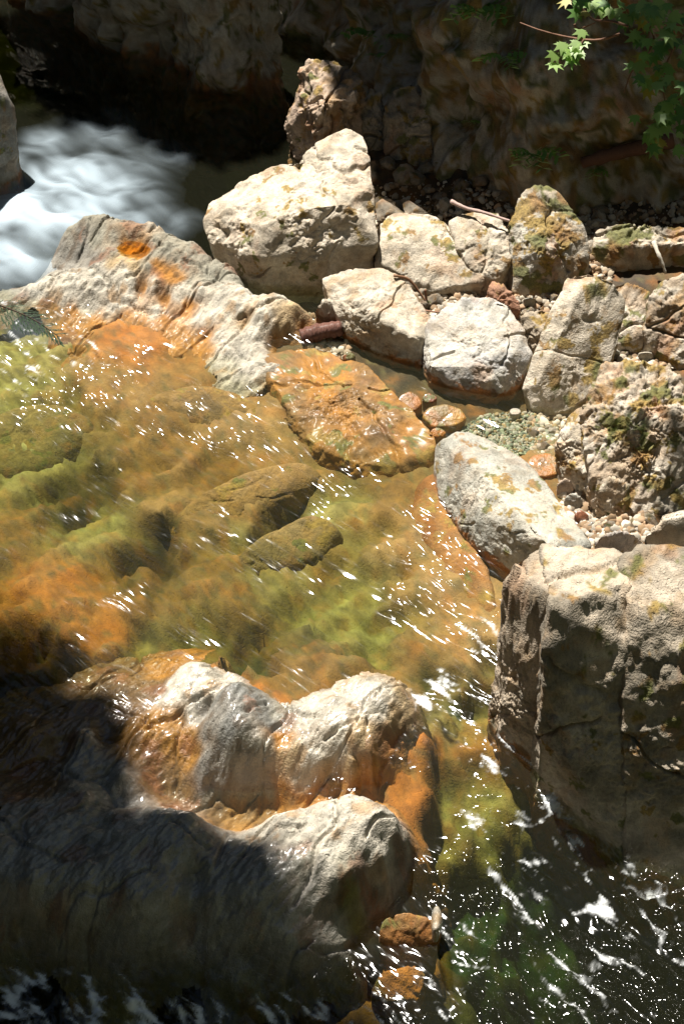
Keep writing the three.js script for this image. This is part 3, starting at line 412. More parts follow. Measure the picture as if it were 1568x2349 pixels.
// things: one entry per piece, with its surveyed points [px, py, h, colour] (a fifth number sets the point that much farther back); the pieces meet without gaps
function bedrock(things, rim, step, dark, crag, low = 1) {
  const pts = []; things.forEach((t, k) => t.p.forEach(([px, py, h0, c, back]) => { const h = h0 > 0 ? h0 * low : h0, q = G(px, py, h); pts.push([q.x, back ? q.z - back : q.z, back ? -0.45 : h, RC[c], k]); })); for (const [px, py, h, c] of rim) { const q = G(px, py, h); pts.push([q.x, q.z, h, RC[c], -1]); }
  const f = surface(pts), inside = pts.filter((q) => q[4] >= 0), x0 = Math.min(...inside.map((q) => q[0])) - 0.25, x1 = Math.max(...inside.map((q) => q[0])) + 0.25, z0 = Math.min(...inside.map((q) => q[1])) - 0.25, z1 = Math.max(...inside.map((q) => q[1])) + 0.35, nx = Math.ceil((x1 - x0) / step), nz = Math.ceil((z1 - z0) / step);
  const P = new Float32Array((nx + 1) * (nz + 1) * 3), C = new Float32Array(P.length), own = new Int8Array((nx + 1) * (nz + 1));
  for (let j = 0; j <= nz; j++) for (let i = 0; i <= nx; i++) {
    const x = lerp(x0, x1, i / nx), z = lerp(z0, z1, j / nz), n = j * (nx + 1) + i, wx = x + 0.05 * noise(x * 3, 1, z * 3) + 0.02 * noise(x * 9, 1, z * 9), wz = z + 0.05 * noise(x * 3, 8, z * 3) + 0.02 * noise(x * 9, 8, z * 9);
    let y = f(x, z), W = 0, r = 0, g = 0, b = 0, best = 1e9, who = 0;
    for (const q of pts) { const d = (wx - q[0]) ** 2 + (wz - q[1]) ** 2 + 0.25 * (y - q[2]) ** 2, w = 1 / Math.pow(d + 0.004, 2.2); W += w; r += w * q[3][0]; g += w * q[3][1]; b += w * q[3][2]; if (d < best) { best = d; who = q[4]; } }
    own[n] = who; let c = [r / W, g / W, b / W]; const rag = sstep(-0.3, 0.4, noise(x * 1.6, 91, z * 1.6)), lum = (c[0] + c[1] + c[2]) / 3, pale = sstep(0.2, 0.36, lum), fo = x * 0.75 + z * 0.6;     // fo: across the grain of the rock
    y += -0.03 * crag + 0.035 * fbm(x * 2.2, 3, z * 2.2, 3) + crag * 0.36 * (0.15 + 0.6 * pale + 0.35 * dark) * facet(x + 0.05 * noise(x * 4, 2, z * 4), y * 1.4, z, 0.34, 700, 0.28) + crag * 0.42 * (0.15 + 0.5 * pale + 0.35 * dark) * rag * facet(x + 0.03 * noise(x * 8, 0, z * 8), y, z, 0.11, 720, 0.25) + 0.014 * noise(fo * 9, y * 4, (x - z) * 2.2) + 0.009 * noise(fo * 24, y * 8, (x - z) * 5) + 0.006 * noise(x * 22, y * 22, z * 22);
    for (const [ax, az, o] of [[0.8, 0.6, 0.3], [0.6, -0.8, 1.1], [0.95, 0.3, 2.3], [0.35, 0.93, 0.2]]) { const u = ((ax * x + az * z + o + 0.10 * noise(x * 1.7, o, z * 1.7)) / 0.85 % 1 + 1) % 1 - 0.5; if (noise(x * 1.2, o * 9, z * 1.2) > -0.05) y -= 0.05 * (1 - sstep(0, 0.03, Math.abs(u))); }
    P[n * 3] = x; P[n * 3 + 1] = y; P[n * 3 + 2] = z;
    const t1 = noise(x * 2.3, y * 2.3, z * 2.3), t2 = noise(x * 6.5, y * 6.5, z * 6.5), t3 = noise(x * 19, y * 19, z * 19), t4 = noise(fo * 16, y * 6, (x - z) * 3), m = 1 + 0.18 * t1 + 0.16 * t2 + 0.16 * t3 + 0.12 * t4;
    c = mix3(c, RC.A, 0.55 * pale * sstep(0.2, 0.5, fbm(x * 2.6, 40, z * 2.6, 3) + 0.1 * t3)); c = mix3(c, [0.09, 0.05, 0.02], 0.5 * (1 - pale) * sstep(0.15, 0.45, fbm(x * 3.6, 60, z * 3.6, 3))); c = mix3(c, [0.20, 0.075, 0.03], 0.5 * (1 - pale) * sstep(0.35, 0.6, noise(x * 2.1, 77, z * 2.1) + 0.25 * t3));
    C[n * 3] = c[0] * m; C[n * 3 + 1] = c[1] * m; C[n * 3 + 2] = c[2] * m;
  }
  things.forEach((t, k) => {
    const idx = []; for (let j = 0; j < nz; j++) for (let i = 0; i < nx; i++) { const a = j * (nx + 1) + i, b = a + 1, c = a + nx + 1, d = c + 1; if (own[a] === k) idx.push(a, c, b, b, c, d); }
    const use = new Map(), P2 = [], C2 = [], id2 = idx.map((v) => { let q = use.get(v); if (q === undefined) { q = use.size; use.set(v, q); P2.push(P[v * 3], P[v * 3 + 1], P[v * 3 + 2]); C2.push(C[v * 3], C[v * 3 + 1], C[v * 3 + 2]); } return q; });
    const g = finish(Float32Array.from(P2), id2, Float32Array.from(C2)); g.computeBoundingBox(); const bb = g.boundingBox, o = V((bb.min.x + bb.max.x) / 2, bb.min.y, (bb.min.z + bb.max.z) / 2); g.translate(-o.x, -o.y, -o.z);
    const me = mesh(t.name, g, t.mat); me.position.copy(o); tag(me, t.label, t.category);
  });
}
bedrock([
  { name: 'pothole_ledge', label: 'rounded grey-green ledge with an orange pothole beside the white water', category: 'ledge', mat: rockDry, p: [
    [80, 640, 0.0, 'K'], [130, 563, 0.3, 'K'], [150, 520, 0.5, 'S'], [200, 491, 0.62, 'S'], [245, 484, 0.66, 'S'], [300, 498, 0.65, 'S'], [355, 509, 0.63, 'W'], [400, 537, 0.55, 'S'], [450, 553, 0.48, 'S'], [530, 600, 0.34, 'S'], [552, 635, 0.26, 'S'],
    [80, 640, 0.0, 'K', 0.5], [130, 563, 0.3, 'K', 0.5], [150, 520, 0.5, 'S', 0.5], [200, 491, 0.62, 'S', 0.5], [245, 484, 0.66, 'S', 0.5], [300, 498, 0.65, 'S', 0.5], [355, 509, 0.63, 'W', 0.5], [400, 537, 0.55, 'S', 0.5], [450, 553, 0.48, 'S', 0.5], [530, 600, 0.34, 'S', 0.5], [552, 635, 0.26, 'S', 0.5],
    [110, 612, 0.12, 'K'], [190, 560, 0.44, 'K'], [170, 592, 0.3, 'K'], [225, 535, 0.58, 'S'], [220, 590, 0.42, 'K'], [420, 590, 0.46, 'S'], [480, 612, 0.4, 'S'], [380, 560, 0.57, 'S'], [430, 640, 0.33, 'S'], [500, 635, 0.32, 'S'],
    [258, 562, 0.57, 'S'], [270, 540, 0.6, 'S'], [305, 532, 0.61, 'S'], [345, 545, 0.6, 'S'], [356, 572, 0.55, 'S'], [335, 594, 0.5, 'S'], [300, 600, 0.48, 'T'], [268, 588, 0.5, 'T'], [290, 556, 0.50, 'O'], [322, 558, 0.50, 'O'], [305, 576, 0.45, 'O'], [328, 576, 0.46, 'O'], [285, 574, 0.45, 'O'], [305, 550, 0.51, 'O'], [385, 618, 0.4, 'O'], [405, 632, 0.37, 'O'], [360, 604, 0.44, 'O']] },
  { name: 'white_ledge', label: 'long white bedrock ledge sloping down into the shallow stream', category: 'ledge', mat: rockDry, p: [
    [30, 690, 0.03, 'S'], [95, 648, 0.2, 'W'], [160, 624, 0.34, 'W'], [215, 640, 0.33, 'W'], [290, 675, 0.22, 'W'], [355, 715, 0.1, 'W'], [200, 690, 0.1, 'W'], [270, 705, 0.08, 'W'], [150, 665, 0.2, 'W'],
    [215, 612, 0.4, 'W'], [280, 614, 0.42, 'W'], [350, 640, 0.37, 'W'], [300, 650, 0.28, 'W'], [420, 648, 0.33, 'W'], [400, 660, 0.3, 'W'], [255, 630, 0.36, 'W'],
    [450, 660, 0.33, 'W'], [520, 645, 0.37, 'W'], [570, 660, 0.37, 'W'], [640, 668, 0.4, 'W'], [690, 700, 0.29, 'T'], [720, 735, 0.12, 'T'], [700, 760, 0.0, 'O'], [640, 790, -0.05, 'O'], [600, 720, 0.33, 'W'], [650, 725, 0.28, 'T'], [575, 770, 0.16, 'W'], [560, 730, 0.2, 'T'], [540, 700, 0.32, 'W'], [490, 700, 0.24, 'W'], [465, 730, 0.12, 'W'], [500, 760, 0.12, 'W'], [545, 810, 0.06, 'W'], [600, 830, 0.07, 'W'], [650, 857, 0.03, 'W'], [540, 858, -0.01, 'W'], [590, 865, 0.02, 'W'], [510, 820, 0.0, 'W'], [640, 668, 0.4, 'W', 0.5], [690, 700, 0.29, 'T', 0.4], [590, 660, 0.38, 'W', 0.5]] },
  { name: 'orange_wet_slope', label: 'orange stained wet rock slope below the white ledge', category: 'rock', mat: rockSoaked, p: [
    [330, 664, 0.2, 'O'], [380, 682, 0.17, 'O'], [120, 698, 0.03, 'A'], [170, 716, 0.03, 'O'], [220, 738, 0.01, 'O'], [285, 722, 0.05, 'O'], [300, 760, -0.02, 'O'], [375, 726, 0.09, 'O'], [430, 700, 0.14, 'O'], [430, 765, 0.02, 'O'], [370, 790, -0.04, 'O'], [460, 800, -0.05, 'O'], [250, 785, -0.08, 'O'], [150, 765, -0.1, 'O'], [330, 735, 0.05, 'O'], [470, 770, 0.02, 'O']] },
], [[-80, 660, -0.02, 'S'], [-80, 760, -0.25, 'A'], [60, 800, -0.35, 'A'], [250, 850, -0.22, 'O'], [450, 870, -0.2, 'A'], [600, 920, -0.22, 'A'], [620, 885, -0.1, 'A'], [700, 830, -0.15, 'A'], [745, 770, -0.15, 'B'], [740, 720, -0.1, 'B'], [60, 740, -0.15, 'A']], 0.019, 0, 1.7);
bedrock([
  { name: 'grey_dome_rock', label: 'grey domed rock with a white nose and wet orange and tan flank between two pools', category: 'rock', mat: rockWet, p: [
    [442, 1565, 0.22, 'W'], [440, 1524, 0.18, 'W'], [392, 1588, 0.06, 'W'], [442, 1638, 0.02, 'W'], [496, 1546, 0.13, 'W'], [410, 1555, 0.14, 'W'], [372, 1545, -0.14, 'O'], [392, 1510, -0.18, 'O'], [352, 1568, -0.1, 'B'], [410, 1655, -0.04, 'A'], [440, 1490, -0.2, 'O'], [470, 1590, 0.2, 'W'], [487, 1625, 0.02, 'K'], [470, 1650, -0.03, 'K'],
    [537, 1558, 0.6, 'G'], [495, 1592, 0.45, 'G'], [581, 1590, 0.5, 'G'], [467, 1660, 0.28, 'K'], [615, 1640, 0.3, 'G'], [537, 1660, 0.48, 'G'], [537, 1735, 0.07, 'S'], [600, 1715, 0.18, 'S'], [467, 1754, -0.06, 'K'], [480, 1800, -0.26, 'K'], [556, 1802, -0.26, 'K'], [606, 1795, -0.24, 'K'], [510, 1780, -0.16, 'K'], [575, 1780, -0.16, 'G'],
    [655, 1634, 0.24, 'S'], [707, 1640, 0.25, 'W'], [669, 1722, 0.14, 'T'], [656, 1808, -0.25, 'O'], [726, 1722, 0.15, 'W'], [757, 1786, -0.2, 'T'], [739, 1817, -0.28, 'O'], [640, 1690, 0.12, 'O'], [700, 1770, -0.09, 'W'], [780, 1700, 0.22, 'W'],
    [757, 1602, 0.38, 'W'], [814, 1590, 0.42, 'W'], [884, 1571, 0.4, 'W'], [928, 1584, 0.3, 'T'], [947, 1634, 0.08, 'T'], [896, 1653, 0.2, 'T'], [840, 1685, 0.3, 'T'], [846, 1741, 0.08, 'O'], [802, 1750, 0.02, 'T'], [814, 1790, -0.18, 'O'], [725, 1620, 0.3, 'W'], [860, 1620, 0.38, 'W']] },
  { name: 'orange_shelf', label: 'orange stained rock shelf sloping under the water beside the white-grey rock', category: 'rock', mat: rockSoaked, p: [
    [903, 1735, -0.14, 'O'], [884, 1798, -0.32, 'O'], [947, 1735, -0.3, 'B'], [934, 1849, -0.44, 'O'], [960, 1912, -0.56, 'O'], [975, 1985, -0.58, 'O'], [950, 2030, -0.72, 'O'], [985, 1850, -0.56, 'A'], [1000, 1800, -0.6, 'B'], [840, 1810, -0.34, 'O'], [910, 1700, -0.08, 'O']] },
  { name: 'amber_pool_floor', label: 'amber floor of the still little pool between the grey dome and the dark rock', category: 'rock', mat: rockSoaked, p: [
    [537, 1845, -0.42, 'A'], [568, 1895, -0.42, 'A'], [510, 1900, -0.43, 'A'], [600, 1845, -0.42, 'A'], [650, 1835, -0.38, 'O'], [500, 1850, -0.42, 'B'], [700, 1832, -0.34, 'O'], [780, 1806, -0.3, 'O']] },
  { name: 'white_front_rock', label: 'white-grey rounded rock with a mossy shaded foot beside the lower pool', category: 'rock', mat: rockDry, p: [
    [644, 1861, 0.2, 'W'], [606, 1905, 0.06, 'W'], [694, 1861, 0.28, 'W'], [789, 1818, 0.26, 'W'], [865, 1842, 0.3, 'W'], [903, 1878, 0.16, 'W'], [757, 1899, 0.33, 'W'], [821, 1899, 0.34, 'W'], [922, 1925, -0.1, 'S'], [726, 1937, 0.25, 'W'], [880, 1970, -0.02, 'W'], [821, 1994, 0.02, 'S'], [757, 2007, 0.12, 'W'], [922, 2005, -0.42, 'K'], [852, 2075, -0.45, 'K'], [795, 2045, -0.08, 'M'], [821, 2133, -0.55, 'M'], [833, 2165, -0.68, 'K'], [915, 2075, -0.68, 'K'], [640, 1900, 0.2, 'W'], [685, 1920, 0.24, 'W'], [740, 1850, 0.3, 'W']] },
  { name: 'wet_slide', label: 'dark brown wet rock humps under the sliding water in the shade', category: 'rock', mat: rockWet, p: [
    [353, 1640, 0.02, 'A'], [284, 1704, -0.05, 'A'], [391, 1678, 0.0, 'A'], [436, 1735, -0.15, 'A'], [353, 1754, -0.2, 'B'], [429, 1823, -0.36, 'B'], [379, 1823, -0.36, 'B'], [310, 1670, 0.01, 'A'], [420, 1690, -0.04, 'A'],
    [252, 1533, -0.22, 'B'], [297, 1552, -0.14, 'B'], [353, 1590, -0.03, 'B'], [271, 1615, -0.06, 'B'], [170, 1615, -0.09, 'B'], [63, 1628, -0.08, 'B'], [0, 1660, -0.1, 'B'], [189, 1672, 0.1, 'D'], [183, 1741, -0.03, 'D'], [82, 1678, -0.03, 'B'], [145, 1722, -0.2, 'B'], [63, 1754, -0.17, 'B'], [0, 1754, -0.14, 'B'], [235, 1690, -0.14, 'B'], [284, 1765, 0.06, 'D'], [246, 1786, -0.14, 'D'], [328, 1786, -0.14, 'B'], [278, 1842, -0.18, 'D'], [100, 1800, -0.1, 'B']] },
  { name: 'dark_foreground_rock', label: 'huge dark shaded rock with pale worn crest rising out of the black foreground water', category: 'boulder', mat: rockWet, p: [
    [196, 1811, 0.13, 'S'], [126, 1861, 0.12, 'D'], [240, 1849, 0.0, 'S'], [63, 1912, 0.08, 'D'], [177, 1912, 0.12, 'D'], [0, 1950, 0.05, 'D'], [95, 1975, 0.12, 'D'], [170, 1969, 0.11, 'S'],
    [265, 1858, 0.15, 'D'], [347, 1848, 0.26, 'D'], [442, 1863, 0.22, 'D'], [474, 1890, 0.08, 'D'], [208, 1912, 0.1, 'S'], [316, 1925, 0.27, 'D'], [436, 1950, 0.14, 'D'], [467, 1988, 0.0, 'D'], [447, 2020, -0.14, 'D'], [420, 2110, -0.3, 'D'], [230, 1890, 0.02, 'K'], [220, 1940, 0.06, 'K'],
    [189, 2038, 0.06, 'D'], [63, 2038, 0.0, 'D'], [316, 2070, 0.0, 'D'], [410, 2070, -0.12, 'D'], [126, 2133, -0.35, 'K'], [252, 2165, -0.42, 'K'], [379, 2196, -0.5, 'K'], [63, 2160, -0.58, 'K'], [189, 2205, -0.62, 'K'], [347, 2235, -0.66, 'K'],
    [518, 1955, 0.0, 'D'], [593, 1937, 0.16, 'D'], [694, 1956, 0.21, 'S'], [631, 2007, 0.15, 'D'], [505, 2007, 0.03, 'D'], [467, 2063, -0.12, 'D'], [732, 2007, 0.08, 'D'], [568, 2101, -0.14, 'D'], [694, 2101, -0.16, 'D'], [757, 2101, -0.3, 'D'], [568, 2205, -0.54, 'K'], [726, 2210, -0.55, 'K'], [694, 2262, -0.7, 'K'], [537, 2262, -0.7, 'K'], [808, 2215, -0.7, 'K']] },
], [[100, 2310, -1.2, 'K'], [400, 2330, -1.2, 'K'], [700, 2345, -1.2, 'K'], [880, 2260, -1.1, 'K'], [960, 2150, -1.1, 'B'], [1030, 1900, -1.0, 'B'], [1030, 1760, -0.8, 'B'], [1010, 2000, -1.1, 'B'], [1000, 1640, -0.4, 'A'], [960, 1540, -0.32, 'A'], [850, 1510, -0.26, 'A'], [700, 1560, -0.16, 'O'], [620, 1555, -0.16, 'O'], [600, 1490, -0.3, 'A'], [450, 1470, -0.4, 'A'], [300, 1480, -0.6, 'B'], [150, 1520, -0.5, 'B'], [-60, 1560, -0.5, 'B'], [-120, 1700, -0.2, 'B'], [-120, 1900, 0.0, 'D'], [-120, 2050, -0.1, 'D'], [-120, 2180, -0.7, 'K'], [-120, 2300, -1.2, 'K'], [560, 1525, -0.22, 'O'], [500, 1510, -0.2, 'O'], [650, 1595, -0.08, 'O']], 0.0165, 0.7, 1.3, 0.68);

// ------------------------------------------------------------------ boulders, far to near
rock('crumbly_rock', 'rough crumbly sunlit rock perched above the dark river beside the cliff', 'rock', [
  { p: [[655, 290, 0.45], [690, 215, 0.9], [702, 145, 1.3], [760, 138, 1.35], [815, 172, 1.25], [840, 230, 1.0], [830, 320, 0.45], [690, 338, 0.1], [670, 325, 0.2], [740, 235, 1.15]], base: -0.6, style: { ...STYLES.brown, a: [0.46, 0.35, 0.26], b: [0.26, 0.19, 0.14], tan: 0.9, chips: 3.6, rough: 3 }, N: 84, soft: 18 },
  { p: [[820, 185, 1.0], [870, 215, 0.9], [890, 260, 0.6], [880, 330, 0.3], [830, 340, 0.3], [800, 260, 0.8]], base: -0.3, style: { ...STYLES.brown, chips: 2.4, rough: 2 }, N: 40, soft: 18 }]);
rock('large_boulder', 'largest pale boulder with a shaded overhanging front, standing beside the dark river', 'boulder', [
  { p: [[466, 500, 0.56], [482, 470, 0.64], [545, 427, 0.86], [640, 380, 1.06], [720, 372, 1.14], [845, 420, 1.08], [862, 560, 0.62], [835, 610, 0.3], [745, 655, 0.05], [610, 648, 0.05], [550, 610, 0.2], [490, 560, 0.36], [690, 478, 1.02], [790, 470, 1.06], [610, 520, 0.8], [600, 590, 0.48]], base: -0.5, taper: 0.72, N: 104, soft: 30, style: { ...STYLES.pale, moss: 0.01, wet: -1, chips: 1.9, tan: 0.3 } },
  { p: [[690, 366, 1.08], [730, 324, 1.26], [785, 294, 1.4], [830, 312, 1.36], [850, 365, 1.2], [857, 470, 0.86], [760, 470, 1.02]], base: 0, N: 64, soft: 22, style: { ...STYLES.pale, wet: -1 } }]);
rock('stepped_boulder', 'pale stepped boulder split by cracks, leaning beside the smaller rounded block', 'boulder', [
  { p: [[868, 522, 0.62], [902, 494, 0.7], [985, 488, 0.74], [1028, 512, 0.72], [1060, 580, 0.55], [1102, 642, 0.36], [1075, 664, 0.22], [1000, 664, 0.24], [960, 645, 0.3], [920, 628, 0.34], [868, 600, 0.4], [905, 540, 0.64], [990, 560, 0.62]], base: -0.5, N: 80, soft: 30, style: { ...STYLES.pale, wet: -1, chips: 2.0, moss: 0.02, tan: 0.35 } }]);
rock('cracked_block', 'pale cracked block with a fracture down its face, behind the stepped boulder', 'boulder', [
  { p: [[1029, 507, 0.74], [1072, 493, 0.82], [1140, 490, 0.84], [1165, 530, 0.76], [1168, 590, 0.55], [1140, 645, 0.34], [1090, 628, 0.42], [1052, 572, 0.6], [1100, 560, 0.68]], base: -0.4, N: 64, soft: 30, style: { ...STYLES.pale, wet: -1, tan: 0.45, moss: 0.02 } }]);
rock('mossy_peak_boulder', 'tall pointed boulder patched with golden moss, its top against the dark bank', 'boulder', [
  { p: [[1168, 512, 0.85], [1200, 442, 1.12], [1242, 428, 1.2], [1275, 440, 1.14], [1297, 480, 1.0], [1342, 530, 0.82], [1350, 590, 0.55], [1312, 628, 0.4], [1290, 682, 0.15], [1240, 692, 0.1], [1185, 668, 0.2], [1165, 600, 0.45], [1235, 580, 0.74], [1190, 590, 0.6]], base: -0.5, N: 84, soft: 24, style: { ...STYLES.mossy, moss: 0.5, wet: -1 } }]);
rock('mossy_flat_boulder', 'broad flat topped mossy boulder under the dark bank with a white branch on it', 'boulder', [
  { p: [[1350, 575, 0.45], [1370, 527, 0.66], [1430, 515, 0.74], [1500, 520, 0.76], [1570, 525, 0.76], [1640, 560, 0.7], [1640, 650, 0.1], [1500, 645, 0.1], [1400, 640, 0.1], [1358, 605, 0.3], [1430, 570, 0.58], [1540, 575, 0.58]], base: -0.4, N: 72, soft: 24, style: { ...STYLES.paleMoss, wet: -1, moss: 0.44 } }]);
rock('tilted_boulder', 'pale boulder sloping down to a shaded undercut edge above the orange slab', 'boulder', [
  { p: [[738, 640, 0.5], [800, 621, 0.56], [872, 617, 0.6], [920, 640, 0.56], [950, 682, 0.48], [988, 735, 0.38], [975, 780, 0.28], [966, 838, 0.0], [900, 825, 0], [850, 800, 0.03], [795, 765, 0.1], [765, 715, 0.3], [790, 700, 0.42], [860, 722, 0.48], [940, 772, 0.36]], base: -0.4, taper: 0.75, N: 84, soft: 26, style: { ...STYLES.pale, a: [0.50, 0.44, 0.35], wet: 0.0, tan: 0.6, chips: 1.7 } }]);
rock('small_undercut_stone', 'small pale stone wedged under the left end of the tilted boulder', 'stone', [
  { p: [[722, 715, 0.2], [745, 682, 0.4], [775, 690, 0.38], [785, 730, 0.2], [745, 740, 0.06]], base: -0.3, N: 28, style: { ...STYLES.pale, wet: 0.15 } }]);
rock('shade_block', 'small shaded grey rock wedged beside the tall slanted slab', 'rock', [
  { p: [[1195, 725, 0.4], [1220, 712, 0.45], [1262, 715, 0.45], [1260, 770, 0.3], [1220, 800, 0.1], [1192, 770, 0.2]], base: -0.3, N: 36, style: { ...STYLES.brown, wet: -1 } }]);
rock('facet_boulder', 'pale angular boulder with a grey flat facet standing at the edge of the dark pool', 'boulder', [
  { p: [[982, 738, 0.42], [1010, 715, 0.5], [1052, 690, 0.58], [1130, 685, 0.62], [1165, 700, 0.6], [1195, 750, 0.48], [1218, 815, 0.28], [1190, 890, 0.0], [1140, 915, -0.05], [1050, 893, 0.0], [990, 862, 0.05], [970, 820, 0.15], [985, 842, 0.2], [1075, 842, 0.26], [1140, 878, 0.14], [1165, 800, 0.42], [1170, 735, 0.55]], base: -0.35, taper: 0.85, N: 88, soft: 44, style: { ...STYLES.pale, a: [0.49, 0.46, 0.40], b: [0.34, 0.33, 0.315], wet: 0.02, chips: 1.5, tan: 0.4 } }]);
rock('slanted_slab', 'tall slanted slab with a bright striped edge and mossy shaded side', 'boulder', [
  { p: [[1198, 890, 0.1], [1215, 840, 0.32], [1262, 720, 0.82], [1300, 642, 1.1], [1345, 631, 1.16], [1400, 650, 1.08], [1432, 692, 0.88], [1412, 790, 0.5], [1385, 860, 0.25], [1320, 930, 0.0], [1275, 945, -0.05], [1220, 930, -0.02], [1235, 880, 0.26], [1335, 662, 1.1]], base: -0.35, taper: 0.8, N: 88, shrink: 1.0, soft: 40, cuts: 5, style: { ...STYLES.paleMoss, tan: 0.7, moss: 0.3, wet: -1, strata: 0, chips: 0.8, rough: 0.45 } }]);
rock('striped_boulder', 'reddish streaked boulder between the slanted slab and the frame of mossy rocks', 'boulder', [
  { p: [[1392, 655, 0.72], [1440, 640, 0.8], [1490, 660, 0.78], [1480, 770, 0.4], [1420, 800, 0.2], [1395, 740, 0.42]], base: -0.4, N: 48, shrink: 0.93, soft: 24, style: { ...STYLES.strata, wet: -1 } },
  { p: [[1480, 690, 0.76], [1515, 637, 0.96], [1568, 626, 1.02], [1660, 640, 1.0], [1660, 830, 0.25], [1560, 835, 0.2], [1490, 800, 0.28], [1475, 740, 0.54], [1560, 700, 0.8]], base: -0.4, N: 64, shrink: 0.95, soft: 30, style: { ...STYLES.strata, wet: -1, moss: 0.22 } }]);
rock('mossy_outcrop', 'big layered mossy outcrop with white ribs above the pebbles', 'boulder', [
  { p: [[1380, 840, 1.1], [1400, 828, 1.16], [1480, 830, 1.18], [1525, 838, 1.16], [1555, 885, 1.04], [1640, 980, 0.86], [1660, 1180, 0.1], [1530, 1190, 0.08], [1480, 1212, 0.0], [1400, 1190, 0.05], [1355, 1100, 0.38], [1330, 960, 0.78], [1352, 905, 0.92], [1450, 980, 0.86], [1500, 1080, 0.52]], base: -0.4, N: 104, shrink: 0.98, soft: 26, style: { ...STYLES.strata, moss: 0.34, wet: -1, chips: 1.8, rough: 1.6 } },
  { p: [[1275, 1005, 0.45], [1300, 955, 0.62], [1350, 925, 0.76], [1390, 960, 0.72], [1380, 1060, 0.45], [1345, 1085, 0.3], [1295, 1060, 0.3]], base: -0.2, N: 52, soft: 22, style: { ...STYLES.paleMoss, wet: -1, moss: 0.2, chips: 1.8 } },
  { p: [[1370, 1130, 0.32], [1400, 1090, 0.5], [1440, 1110, 0.45], [1445, 1200, 0.06], [1395, 1200, 0.0]], base: -0.3, N: 36, soft: 20, style: { ...STYLES.paleMoss, wet: -1, moss: 0.25 } }]);
rock('oval_boulder', 'long smooth oval boulder lying between the shallow riffle and the gravel pool', 'boulder', [
  { p: [[997, 1050, 0.12], [1003, 1012, 0.3], [1040, 995, 0.42], [1115, 1008, 0.42], [1180, 1042, 0.4], [1240, 1095, 0.4], [1300, 1175, 0.42], [1350, 1250, 0.45], [1290, 1290, 0.4], [1185, 1302, 0.1], [1110, 1268, 0.0], [1045, 1195, -0.02], [1012, 1130, 0.0], [1080, 1065, 0.52], [1170, 1160, 0.62], [1250, 1240, 0.62], [1120, 1190, 0.4]], base: -0.5, taper: 0.9, N: 96, soft: 18, style: { ...STYLES.smooth, moss: 0.06, rough: 0.75, chips: 0.5, wet: 0.0 } }]);
rock('pale_top_stone', 'pale rounded stone resting behind the big cracked rock face', 'stone', [
  { p: [[1360, 1245, 1.5], [1385, 1220, 1.66], [1430, 1212, 1.74], [1468, 1230, 1.66], [1475, 1270, 1.45], [1410, 1285, 1.4]], base: 1.0, N: 40, soft: 10, style: { ...STYLES.smooth, wet: -1, a: [0.5, 0.46, 0.43] } }]);
rock('pale_wedge', 'pale sunlit wedge of rock rising behind the rounded top stone', 'rock', [
  { p: [[1470, 1280, 1.5], [1480, 1235, 1.72], [1525, 1178, 1.95], [1600, 1168, 2.0], [1680, 1200, 1.9], [1680, 1290, 1.5]], base: -0.2, N: 48, soft: 26, style: { ...STYLES.pale, wet: -1, chips: 0.7 } }]);
rock('cracked_cliff_block', 'huge cracked rock face with a sunlit top and shaded front rising from the lower pool', 'boulder', [
  { p: [[1143, 1500, 0.75], [1150, 1380, 1.35], [1172, 1300, 1.72], [1240, 1262, 1.85], [1300, 1285, 1.85], [1262, 1380, 1.8], [1252, 1560, 0.98], [1255, 1780, -0.2], [1205, 1760, -0.25], [1150, 1690, -0.05]], base: -1.1, N: 88, soft: 40, taper: 1, cuts: 4, style: { ...STYLES.brown, a: [0.44, 0.36, 0.27], wet: -0.05, chips: 0.9, moss: 0 } },
  { p: [[1240, 1262, 1.85], [1430, 1270, 1.85], [1445, 1345, 1.88], [1265, 1400, 1.82], [1250, 1600, 0.98], [1245, 1850, -0.45], [1330, 1920, -0.5], [1440, 1985, -0.55], [1450, 1500, 1.42], [1340, 1700, 0.55]], base: -1.4, N: 104, soft: 60, taper: 1, cuts: 5, style: { ...STYLES.brown, a: [0.46, 0.39, 0.30], wet: -0.2, chips: 1.5, rough: 1.4 } },
  { p: [[1420, 1300, 1.84], [1440, 1275, 1.92], [1540, 1262, 1.96], [1660, 1280, 1.95], [1660, 1420, 1.75], [1445, 1395, 1.78], [1430, 1600, 1.08], [1440, 1990, -0.55], [1560, 2020, -0.58], [1700, 2050, -0.6], [1680, 1600, 1.2]], base: -1.4, N: 104, soft: 60, taper: 1, cuts: 5, style: { ...STYLES.brown, a: [0.46, 0.39, 0.30], wet: -0.2, chips: 1.5, rough: 1.4 } }]);
rock('orange_slab', 'orange stained slab washed by the stream below the tilted boulder', 'rock', [
  { p: [[585, 815, -0.02], [720, 798, 0.03], [830, 836, 0.07], [900, 900, 0.08], [985, 985, 0.05], [995, 1015, -0.01], [975, 1045, -0.1], [880, 1066, -0.16], [790, 1050, -0.16], [715, 1010, -0.12], [655, 910, -0.1], [800, 930, 0.04]], base: -0.6, N: 84, soft: 20, taper: 1.25, cuts: 10, style: { ...STYLES.rust, a: [0.31, 0.135, 0.012], b: [0.14, 0.072, 0.014], moss: 0.2, chips: 1.6, rough: 1.3, stain: 0 } }], { wet: 2 });

